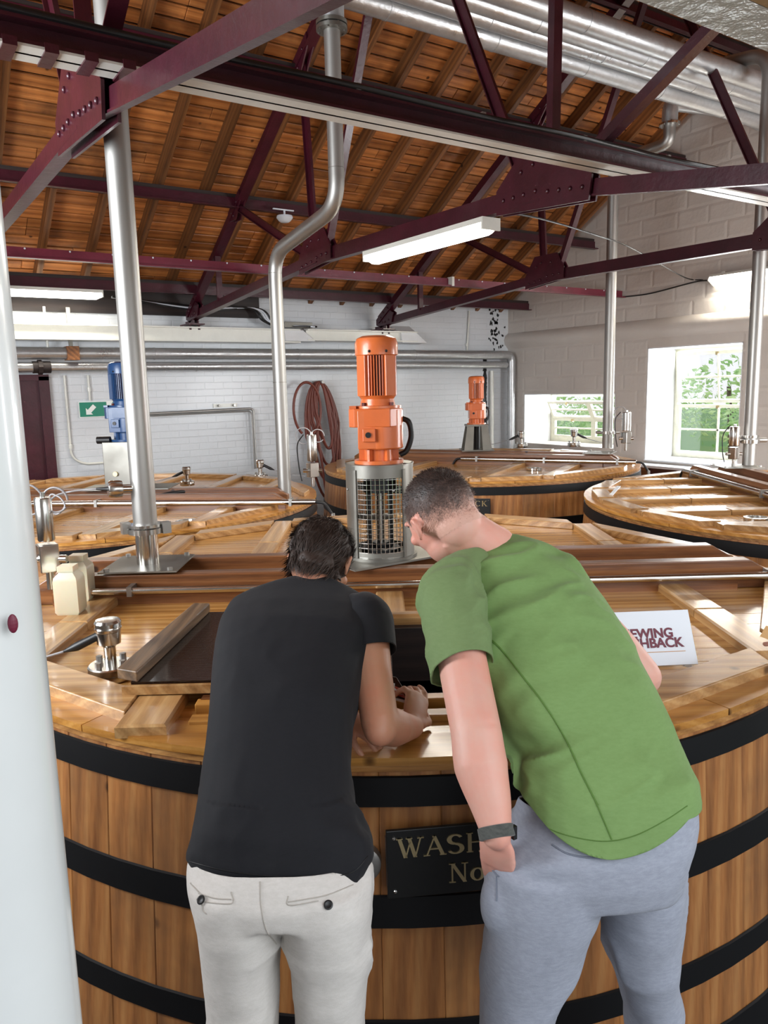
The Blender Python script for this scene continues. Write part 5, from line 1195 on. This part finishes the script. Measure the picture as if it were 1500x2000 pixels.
def hair_on(me, M, test, shell, n, length, mt, parent, comb, lift, wd=.0012, noise_amp=.0, seed=1, name='hair', radm=.2, fade=None):
    Mi = M.inverted(); bm = bmesh.new(); bm.from_mesh(me); bm.normal_update()
    c0 = M.translation
    keep = [f for f in bm.faces if (f.calc_center_median()-c0).length < radm and test(Mi @ f.calc_center_median())]
    rr = random.Random(seed); out = MB(); mp = {}
    for f in keep:
        q = []
        for v in f.verts:
            if v.index not in mp:
                lp = Mi @ v.co; mp[v.index] = out.bm.verts.new(v.co+v.normal*(shell*(1-.65*(fade(lp) if fade else 0))+noise_amp*mnoise.noise(Vector(lp)*38)))
            q.append(mp[v.index])
        try: out.bm.faces.new(q)
        except ValueError: pass
    tot = len(keep)
    for i in range(n):
        f = keep[rr.randrange(tot)]
        if fade and rr.random() < fade(Mi @ f.calc_center_median())*1.0: continue
        p = f.calc_center_median()+f.normal*(shell*.6); nn = f.normal; lp = Mi @ p
        cd = (M.to_3x3() @ Vector(comb(lp))); cd = (cd-nn*cd.dot(nn)); cd = cd.normalized() if cd.length > 1e-6 else nn.orthogonal()
        cd = (cd+Vector((rr.gauss(0, .13), rr.gauss(0, .13), rr.gauss(0, .13)))).normalized(); L = length*rr.uniform(.6, 1.25); lf = lift*rr.uniform(.4, 1.6)
        s = cd.cross(nn).normalized()*wd*rr.uniform(.7, 1.3)
        a = p; c = p+cd*L*.5+nn*lf*L*.6; e = p+cd*L+nn*lf*L*.5
        out.poly([a-s, a+s, c+s*.8, c-s*.8, e], [(0, 1, 2, 3), (3, 2, 4)])
    bm.free()
    o = out.build(name, mt, parent, smooth=180, world=True)
    at = o.data.attributes.new('fade', 'FLOAT', 'POINT'); W_ = mat4(parent)
    for v in o.data.vertices: at.data[v.index].value = fade(Mi @ (W_ @ v.co)) if fade else 0.0
    return o
def project_line(bvh, pts, name, mt, parent, r=.0013, lift=.0006, n=10):
    P_ = spline([Vector((x, y, 0)) for x, y in pts], n); out = []
    for p in P_:
        h = bvh.ray_cast(EYE, ray(p.x, p.y).normalized())
        if h[0] is not None: out.append(h[0]+h[1]*lift)
    if len(out) > 2: return MB().tube(out, r, 6).build(name, mt, parent, smooth=60, world=True)
def frame(z, y):
    z = Vector(z).normalized(); y = Vector(y); y = (y-z*y.dot(z)).normalized(); x = y.cross(z); return Matrix((x, y, z)).transposed()
def mat_at(R3, c): m_ = R3.to_4x4(); m_.translation = c; return m_
def bvh_of(o):
    dg = bpy.context.evaluated_depsgraph_get(); me = o.data; return BVHTree.FromPolygons([mat4(o.parent) @ v.co for v in me.vertices], [p.vertices[:] for p in me.polygons])
def put_eyes(M, parent):
    for s in (-1, 1):
        MB().ball(M @ Vector((s*.031, .074, .006)), .0108, 10).build('eye', M_SIGNW, parent, smooth=180, world=True)
        MB().ball(M @ Vector((s*.031, .0812, .005)), .0048, 8).build('iris', M_NAVY, parent, smooth=180, world=True)
        MB().tube([M @ Vector((s*x, .0+y, .026+z)) for x, y, z in ((.016, .086, 0), (.03, .084, .004), (.046, .074, .0))], [.002, .003, .0015], 6).build('eyebrow', M_HAIR1, parent, world=True)

# ---------------- man in the black T-shirt
m1 = thing('person', 'person in black T-shirt and cream trousers, bending over the vat with a phone', 'person', (pix(545, 1800, 1.5).x, pix(545, 1800, 1.5).y, 0))
T1 = [(376, 1760, 722, 1760, 1.405, .120, 15), (368, 1700, 726, 1712, 1.405, .120, 22), (378, 1640, 720, 1648, 1.42, .120, 28), (388, 1550, 693, 1550, 1.465, .118, 35), (401, 1450, 685, 1450, 1.53, .115, 40), (410, 1350, 690, 1350, 1.60, .115, 45),
      (415, 1250, 712, 1262, 1.70, .118, 50), (420, 1200, 738, 1205, 1.77, .112, 58), (428, 1165, 752, 1172, 1.845, .09, 66), (448, 1143, 738, 1150, 1.905, .065, 74), (510, 1126, 690, 1132, 1.95, .045, 80), (560, 1118, 655, 1122, 1.975, .03, 82)]
hd1c = pix(625, 1100, 2.05)
R1 = frame(CF*.45+CU*.70+CR*.20, -CU*.70+CF*.66+CR*.16)
MH1 = mat_at(R1, hd1c)
b = MB()
rg, ct1, nm1 = body_rings(T1[1:], .014); b.loft(rg)
neck0 = pix(606, 1160, 1.97); b.tube([neck0-CU*.02, (neck0+hd1c)/2-CU*.018, MH1 @ Vector((0, -.03, -.02))], [.07, .058, .055], 20)
head_into(b, MH1)
sh1, el1, wr1 = pix(712, 1205, 1.88), pix(742, 1412, 1.70), pix(806, 1420, 1.875)
limb(b, [sh1, sh1*.45+el1*.55, el1], [.056, .045, .042]); limb(b, [el1, el1*.6+wr1*.4-CU*.006, wr1], [.043, .044, .028])
b.ball(el1-CF*.012-CU*.012, .036, 10)
hand_into(b, wr1, CR*.16+CU*.66+CF*.62, CR*.66-CF*.62+CU*.30, 1, [.30, .55, .7, .8], 1.0, .10, (-.2, .4))
shl, ell, wrl = pix(488, 1215, 1.95), pix(560, 1330, 1.98), pix(684, 1405, 1.855)
limb(b, [shl, ell], [.055, .042]); limb(b, [ell, wrl], [.042, .027])
hand_into(b, wrl, CR*.80-CU*.42-CF*.30, CU*.9-CF*.3, 1, [.55, .6, .7, .8], .85, .03, (.3, .3))
# legs
hipL, hipR = pix(466, 1800, 1.485), pix(638, 1800, 1.485)
fl1 = Vector((CF.x, CF.y, 0)).normalized()
CX = Vector((CR.x, CR.y, 0)).normalized()
def under(x, y, d):
    p = pix(x, y, d)-CF*0; return p
anL = pix(477, 2300, 1.50); anR = pix(643, 2300, 1.50); knL = pix(475, 2040, 1.50); knR = pix(647, 2040, 1.50)
anL.z = anR.z = .09
for (h_, k_, a_) in ((hipL, knL, anL), (hipR, knR, anR)):
    limb(b, [h_, k_, a_], [.062, .040, .030]); limb(b, [a_-Vector((0, 0, .035)), a_-Vector((0, 0, .045))+fl1*.13], [.032, .026])
me_b = meshify(b.bm, .0042, 3, .5)
body1 = link('body', me_b.copy(), M_SKIN1, m1)
put_eyes(MH1, m1)
# trousers
b = MB(); P1_ = [(372, 1685, 724, 1690, 1.412, .128, 20), (370, 1735, 727, 1738, 1.385, .132, 12), (374, 1790, 727, 1792, 1.365, .130, 5), (382, 1830, 726, 1832, 1.37, .118, 0)]
rg, _, _ = body_rings(P1_, 0, 2.7); b.loft(rg)
def leg(b, spec):
    rings = []
    for (xl, xr, y, d, hb) in spec:
        L, R = pix(xl, y, d), pix(xr, y, d); ax = (R-L)/2; ay = -CF-CU*.16; ay = (ay-ax.normalized()*ay.dot(ax.normalized())).normalized(); c = (L+R)/2-ay*hb; dc = (c-EYE).dot(CF); px_ = 750+1500*(c-EYE).dot(CR)/dc; c = c+CR*(((xl+xr)/2-px_)/1500*dc); rings.append(oring(c, ax*(dc/d), ay*hb, p=2.2))
    b.loft(rings)
leg(b, [(374, 560, 1770, 1.37, .118), (378, 552, 1815, 1.368, .115), (388, 548, 1860, 1.375, .106), (396, 545, 1930, 1.395, .096), (404, 546, 2010, 1.41, .086), (410, 542, 2110, 1.42, .08), (416, 536, 2230, 1.42, .076), (420, 530, 2330, 1.42, .072)])
leg(b, [(535, 726, 1770, 1.37, .118), (543, 726, 1815, 1.368, .115), (552, 725, 1860, 1.375, .106), (565, 721, 1930, 1.395, .096), (576, 716, 2010, 1.41, .086), (580, 708, 2110, 1.42, .08), (586, 700, 2230, 1.42, .076), (590, 696, 2330, 1.42, .072)])
me = meshify(b.bm, .007, 6, .6, 'trousers')
wrinkle(me, .012, CR+CU*.25, 15, 2, .0008, lambda c: .35 if c.z > .82 else 1.0)
cut(me, pix(550, 1700, 1.5)+CU*.035, CU, .5)
tr1 = link('trousers', me, M_TR1, m1, .003)
# T-shirt
b = MB(); rg, _, _ = body_rings(T1, 0.0, 2.6); b.loft(rg)
cu1 = el1*.42+sh1*.58+CF*.0
me = meshify(b.bm, .0065, 7, .6, 'tshirt')
def m1mask(c): q = c-pix(545, 1600, 1.45); return .9 if q.dot(CU) < .02 else .35
wrinkle(me, .012, CU*.9+CR*.25, 11, 5, .0006, m1mask)
cut(me, pix(545, 1724, 1.45)-CU*.004, (-CU+CF*.15-CR*.03).normalized(), .42)
hem_warp(me, lambda x, y: (.036*max(0, min(1, (x-670)/52))**1.5+.028*max(0, min(1, (480-x)/110)))*max(0, min(1, (y-1560)/150)))
sh_1 = link('tshirt', me, M_TEE1, m1, .003)
b = MB(); adn = (el1-sh1).normalized(); s0_ = pix(690, 1196, 1.90)
limb(b, [s0_, sh1-CU*.006, sh1*.6+el1*.4+CR*.004, sh1*.40+el1*.60], [.048, .067, .062, .060]); me = meshify(b.bm, .006, 6, .6, 'sleeve'); wrinkle(me, .003, adn+CR*.4, 14, 8, .0004)
cut(me, pix(735, 1266, 1.80), (adn+CF*.2).normalized(), .17); link('sleeve', me, M_TEE1, m1, .003)
bv = bvh_of(sh_1)
project_line(bv, [(369, 1682), (440, 1700), (540, 1712), (640, 1712), (690, 1702), (718, 1672)], 'hem_stitching', M_BLACK, sh_1, .0009)
bv = bvh_of(tr1)
for pts, nm in (([(388, 1745), (420, 1755), (452, 1757)], 'pocket_welt'), ([(388, 1752), (390, 1760), (452, 1765), (452, 1742)], 'pocket_welt'), ([(563, 1762), (600, 1756), (640, 1748), (690, 1728)], 'pocket_welt'), ([(563, 1750), (565, 1768), (622, 1760)], 'pocket_welt'),
                ([(508, 1722), (510, 1770), (520, 1815), (540, 1845)], 'centre_seam'), ([(372, 1725), (388, 1742), (396, 1752)], 'pocket_welt'), ([(398, 1752), (396, 1775), (402, 1784)], 'button_tab')):
    project_line(bv, pts, nm, M_THREADC, tr1, .0011)
for (x, y) in ((394, 1758), (641, 1768)):
    h = bv.ray_cast(EYE, ray(x, y).normalized())
    if h[0] is not None: MB().lathe([(.0, 0), (.0075, 0), (.0085, .002), (.006, .003), (.002, .0015)], h[0]+h[1]*.001, 16, h[1]).build('button', M_BLACK, tr1, smooth=30, world=True)
for a_ in (anL, anR): shoe(m1, Vector((a_.x, a_.y, 0))-fl1*.02, fl1, 1)
def t1(lp): return (lp.z > -.052+max(0, lp.y)*1.25 and lp.y < .075) and not (abs(lp.x) > .070 and -.022 < lp.y < .02 and lp.z < .03) and lp.z > -.055
hair_on(me_b, MH1, t1, .007, 5200, .046, M_HAIR1, m1, lambda lp: (lp.x*4, -1.0 if lp.z < .09 else .3, -1.4 if lp.y < .0 else .3), .07, .0011, .009, 3)

# phone in his hand
ph = thing('phone', 'phone with clear case and a red and white picture, held over the open hatch', 'phone', pix(780, 1350, 1.98))
TR_, BR_ = pix(775, 1322, 2.03), pix(808, 1374, 1.955); lw_ = (CR*-1+CU*.25+CF*.05).normalized()*.15
pn = (BR_-TR_).cross(lw_).normalized();
if pn.dot(CF) > 0: pn = -pn
TL_, BL_ = TR_+lw_, BR_+lw_
MB().hexa([BL_-pn*.008, BR_-pn*.008, TR_-pn*.008, TL_-pn*.008, BL_, BR_, TR_, TL_]).build('case', M_CASE, ph, world=True, bevel=.003)
il = lambda u, v_, k=.0006: TL_+(TR_-TL_)*u+(BL_-TL_)*v_+pn*k
MB().poly([il(.02, .04), il(.98, .04), il(.98, .96), il(.02, .96)], [(0, 1, 2, 3)]).build('screen', M_PHONE, ph, world=True)
MB().poly([il(.55, .35, .0012), il(.93, .5, .0012), il(.9, .9, .0012), il(.6, .8, .0012)], [(0, 1, 2, 3)]).build('screen_picture', M_PHRED, ph, world=True)
MB().poly([il(.60, .2, .0016), il(.64, .2, .0016), il(.88, .75, .0016), il(.83, .8, .0016)], [(0, 1, 2, 3)]).poly([il(.80, .35, .0018), il(.86, .35, .0018), il(.72, .8, .0018), il(.67, .8, .0018)], [(0, 1, 2, 3)]).build('screen_picture', M_SIGNW, ph, world=True)

# ---------------- man in the green T-shirt
m2 = thing('person', 'person in green T-shirt and grey trousers, one hand in pocket, leaning over the vat', 'person', (pix(1170, 1750, 1.5).x, pix(1170, 1750, 1.5).y, 0))
T2 = [(1004, 1700, 1358, 1695, 1.375, .162, 15), (1006, 1650, 1356, 1640, 1.382, .158, 18), (1006, 1590, 1353, 1580, 1.398, .150, 22), (1014, 1530, 1340, 1525, 1.430, .130, 26), (1008, 1470, 1328, 1465, 1.465, .125, 30), (975, 1405, 1312, 1395, 1.50, .122, 35), (945, 1335, 1286, 1330, 1.54, .122, 40),
      (924, 1260, 1250, 1250, 1.60, .125, 45), (898, 1195, 1222, 1185, 1.66, .125, 52), (868, 1140, 1190, 1128, 1.73, .12, 60), (872, 1095, 1150, 1078, 1.80, .095, 68), (905, 1062, 1095, 1048, 1.865, .07, 74), (935, 1042, 1030, 1036, 1.91, .05, 80)]
hd2c = pix(864, 1014, 1.90)
R2 = frame(CU*.80-CR*.42+CF*.16, -CR*.50-CU*.42+CF*.95)
MH2 = mat_at(R2, hd2c) @ Matrix.Scale(1.05, 4)
b = MB(); rg, ct2, nm2 = body_rings(T2[2:], .024); b.loft(rg)
nb = pix(962, 1082, 1.92); b.tube([nb, nb*.5+(MH2 @ Vector((0, -.035, -.05)))*.5+CU*.004, MH2 @ Vector((0, -.028, -.03))], [.072, .064, .062], 20)
head_into(b, MH2)
sh2, el2, wr2, hp2 = pix(884, 1178, 1.72), pix(930, 1430, 1.50), pix(970, 1630, 1.415), pix(974, 1760, 1.492)
limb(b, [sh2, sh2*.5+el2*.5-CR*.002, el2], [.064, .052, .050]); limb(b, [el2, el2*.65+wr2*.35-CR*.004, el2*.3+wr2*.7, wr2], [.050, .052, .040, .028])
hand_into(b, wr2, hp2-wr2, -CF*.75-CR*.45, 1, [.1, .1, .1, .15], .92, .0, None)
shr, elr, wrr = pix(1108, 1175, 1.88), pix(1256, 1322, 1.83), pix(1170, 1395, 1.83)
limb(b, [shr, (shr+elr)/2+CR*.012, elr], [.058, .048, .044]); limb(b, [elr, wrr], [.044, .03])
hand_into(b, wrr, -CR*.8-CU*.2+CF*.3, CU, -1, [.3, .35, .4, .45], .95, .03)
hL2, hR2 = pix(1062, 1780, 1.50), pix(1240, 1780, 1.57)
aL2 = pix(997, 2330, 1.50); aR2 = pix(1285, 2280, 1.62); kL2 = pix(1006, 2040, 1.50); kR2 = pix(1272, 2020, 1.62)
aL2.z = aR2.z = .09
for (h_, k_, a_) in ((hL2, kL2, aL2), (hR2, kR2, aR2)):
    limb(b, [h_, k_, a_], [.060, .038, .030]); limb(b, [a_-Vector((0, 0, .035)), a_-Vector((0, 0, .045))+fl1*.13], [.032, .026])
me_b2 = meshify(b.bm, .0042, 3, .5)
body2 = link('body', me_b2.copy(), M_SKIN2, m2)
put_eyes(MH2, m2)
b = MB(); P2_ = [(1014, 1560, 1349, 1556, 1.44, .128, 20), (1008, 1600, 1350, 1590, 1.43, .135, 15), (978, 1650, 1352, 1640, 1.41, .142, 10), (948, 1700, 1345, 1690, 1.385, .145, 5), (950, 1760, 1330, 1745, 1.385, .145, 0), (950, 1800, 1322, 1790, 1.40, .135, -5)]
rg, _, _ = body_rings(P2_, 0, 2.5); b.loft(rg)
leg(b, [(945, 1190, 1740, 1.385, .13), (946, 1180, 1800, 1.385, .125), (950, 1165, 1850, 1.39, .115), (946, 1130, 1915, 1.40, .105), (940, 1100, 1975, 1.41, .098), (938, 1075, 2040, 1.415, .09), (936, 1060, 2130, 1.42, .084), (940, 1050, 2250, 1.42, .078), (945, 1050, 2350, 1.42, .075)])
leg(b, [(1130, 1335, 1740, 1.47, .12), (1160, 1326, 1790, 1.47, .115), (1176, 1320, 1850, 1.48, .105), (1186, 1314, 1905, 1.50, .095), (1205, 1318, 1960, 1.52, .088), (1222, 1324, 2020, 1.53, .084), (1232, 1330, 2120, 1.54, .08), (1240, 1330, 2230, 1.54, .076), (1240, 1330, 2310, 1.54, .074)])
b.ball(pix(990, 1765, 1.470), 1, 14, (.052, .070, .050), Matrix((CR, CU, CF)).transposed())
me = meshify(b.bm, .007, 6, .6, 'trousers'); wrinkle(me, .012, CR+CU*.9, 11, 9, .0008, lambda c: .5 if c.z > .85 else 1.0)
cut(me, pix(1180, 1572, 1.5), CU, .5)
tr2 = link('trousers', me, M_TR2, m2, .003)
b = MB(); rg, _, _ = body_rings(T2, 0.0, 2.5); b.loft(rg)
me = meshify(b.bm, .0065, 8, .6, 'tshirt')
def m2mask(c):
    q = c-pix(1010, 1400, 1.5); e = q.dot(CR); h = (c-pix(1100, 1500, 1.5)).dot(CU)
    return max(.15, 1.25-max(0, e)*3.4)
wrinkle(me, .016, CR*.8+CU*.55, 17, 7, .0006, m2mask)
cut(me, pix(1180, 1650, 1.42)-CU*.003, (-CU-CR*.05+CF*.12).normalized(), .42)
hem_warp(me, lambda x, y: .066*min(1, abs(x-1180)/165)**2*max(0, min(1, (y-1430)/200)))
sh_2 = link('tshirt', me, M_TEE2, m2, .003)
b = MB(); scu = sh2*.46+el2*.54-CR*.004
limb(b, [pix(925, 1108, 1.83), pix(893, 1132, 1.79), sh2-CR*.004, sh2*.45+scu*.55, scu+(scu-sh2)*.2], [.046, .062, .073, .069, .067])
me = meshify(b.bm, .006, 5, .6, 'sleeve'); wrinkle(me, .010, CU*.7+CR*.6, 18, 4, .0006)
cut(me, scu, ((scu-sh2).normalized()+CR*.16).normalized(), .17)
slv = link('sleeve', me, M_TEE2S, m2, .003)
b = MB(); limb(b, [shr, shr*.6+elr*.4], [.062, .058]); me = meshify(b.bm, .007, 5, .6, 'sleeve'); cut(me, shr*.62+elr*.38, (elr-shr).normalized(), .15)
link('sleeve', me, M_TEE2, m2, .003)
bv = bvh_of(sh_2)
for pts in ([(940, 1062), (900, 1085), (878, 1105), (874, 1130), (888, 1165), (905, 1195), (922, 1232)],
            [(925, 1232), (958, 1248), (985, 1275), (1020, 1320), (1055, 1365), (1085, 1410), (1110, 1455), (1135, 1510), (1165, 1570), (1195, 1640)],
            [(929, 1236), (961, 1253), (988, 1280), (1023, 1325), (1058, 1370), (1088, 1415), (1113, 1460), (1138, 1515), (1168, 1573)]):
    project_line(bv, pts, 'seam', M_THREAD, sh_2, .0014)
project_line(bv, [(1022, 1586), (1060, 1612), (1110, 1632), (1180, 1643), (1240, 1632), (1300, 1602), (1342, 1574)], 'hem_stitching', M_THREAD, sh_2, .0009)
bs = bvh_of(slv)
project_line(bs, [(838, 1318), (870, 1304), (905, 1290), (934, 1284)], 'cuff_stitching', M_THREAD, slv, .0009)
tg_ = []
for (x, y) in ((824, 1268), (841, 1262), (845, 1282), (829, 1290)):
    h = bs.ray_cast(EYE, ray(x, y).normalized()); tg_.append(h[0]+h[1]*.002 if h[0] is not None else None)
if all(p is not None for p in tg_):
    MB().poly(tg_+[p+CF*.003 for p in tg_], [(0, 1, 2, 3), (7, 6, 5, 4), (0, 4, 5, 1), (1, 5, 6, 2), (2, 6, 7, 3), (3, 7, 4, 0)]).build('sleeve_tag', M_BLACK, slv, world=True)['label'] = 'small black woven tag'
    b = MB(); e1 = (tg_[1]-tg_[0]); e2 = (tg_[3]-tg_[0])
    for i in range(5):
        a = tg_[0]+e1*(.32+.12*i)+e2*.4-CF*.0012; b.poly([a, a+e1*.07, a+e1*.07+e2*.25, a+e2*.25], [(0, 1, 2, 3)])
    b.build('tag_print', M_CABLEW, slv, world=True)
bv = bvh_of(tr2)
for pts in ([(1078, 1650), (1110, 1668), (1160, 1676), (1200, 1668), (1240, 1642)], [(955, 1655), (950, 1680), (968, 1706), (975, 1712)], [(970, 1712), (970, 1760)]):
    project_line(bv, pts, 'pocket_seam', M_THREADG, tr2, .0016)
for a_ in (aL2, aR2): shoe(m2, Vector((a_.x, a_.y, 0))-fl1*.02, fl1, 1)
# wrist strap
wd_ = (wr2-el2).normalized(); wc = wr2-wd_*.004; b = MB(); b.lathe([(.031, -.011), (.0335, -.010), (.0335, .010), (.031, .011)], wc, 28, wd_)
b.build('wrist_strap', M_STRAP, m2, smooth=50, world=True); MB().box(-.004, .004, -.004, .004, -.013, .013, Matrix.Translation(wc+CR*.033)).build('strap_buckle', M_BLACK, m2, world=True)
tag(MB().loft([oring(pix(1322, y, 1.52), CR*a, CF*a, 14) for y, a in ((1685, .008), (1695, .014), (1712, .018), (1726, .014), (1732, .006))]).build('cloth_pouch', M_NAVY, smooth=60), 'small navy cloth pouch at the right hip of the green shirt man', 'pouch')
def t2(lp): return (lp.z > -.045+max(0, lp.y+.02)*1.05 and lp.y < .082) and not (abs(lp.x) > .069 and -.026 < lp.y < .02 and lp.z < .032)
def fade2(lp): return max(0., min(1., (.072-lp.z+.25*min(0, lp.y+.03))/.095))
t = NT(M_HAIR2); att = t.n('ShaderNodeAttribute', attribute_name='fade'); v = t.coords((1, 1, 1), False); nz_ = t.noise(v, 260, 3, .7); nz2 = t.noise(v, 40, 4, .7)
mm = t.n('ShaderNodeMath', operation='MULTIPLY_ADD'); t.l(att.outputs['Fac'], mm.inputs[0]); mm.inputs[1].default_value = .62; t.l(t.mix(.5, nz_, nz2), mm.inputs[2])
t.col(t.ramp(mm.outputs[0], [(.45, srgb(44, 35, 32)), (.78, srgb(96, 74, 66)), (1.02, srgb(206, 160, 143))]))
h2 = hair_on(me_b2, MH2, t2, .0012, 9000, .0065, M_HAIR2, m2, lambda lp: (0, .3, -.4 if lp.z < .06 else .0), 1.2, .0005, .0, 5, fade=fade2)
# third visitor's fingertips at the right edge
m3 = thing('person', 'fingertips of a third person holding a beige card at the right edge', 'person', pix(1530, 1250, 1.75))
b = MB(); w3 = pix(1642, 1275, 1.78); hand_into(b, w3, -CR+CU*.12, -CF+CU*.4, 1, [.25, .3, .35, .4], 1.0, .04, (.2, .3)); limb(b, [w3, w3+CR*.22-CU*.03-CF*.05], [.028, .042])
me = meshify(b.bm, .0042, 3, .5); link('hand', me, M_SKIN2, m3)
tag(MB().hexa([pix(x, y, d) for d in (1.76, 1.765) for x, y in ((1484, 1243), (1560, 1272), (1568, 1228), (1496, 1222))]).build('beige_card', M_TAN), 'beige card held by fingers at the right edge', 'card')
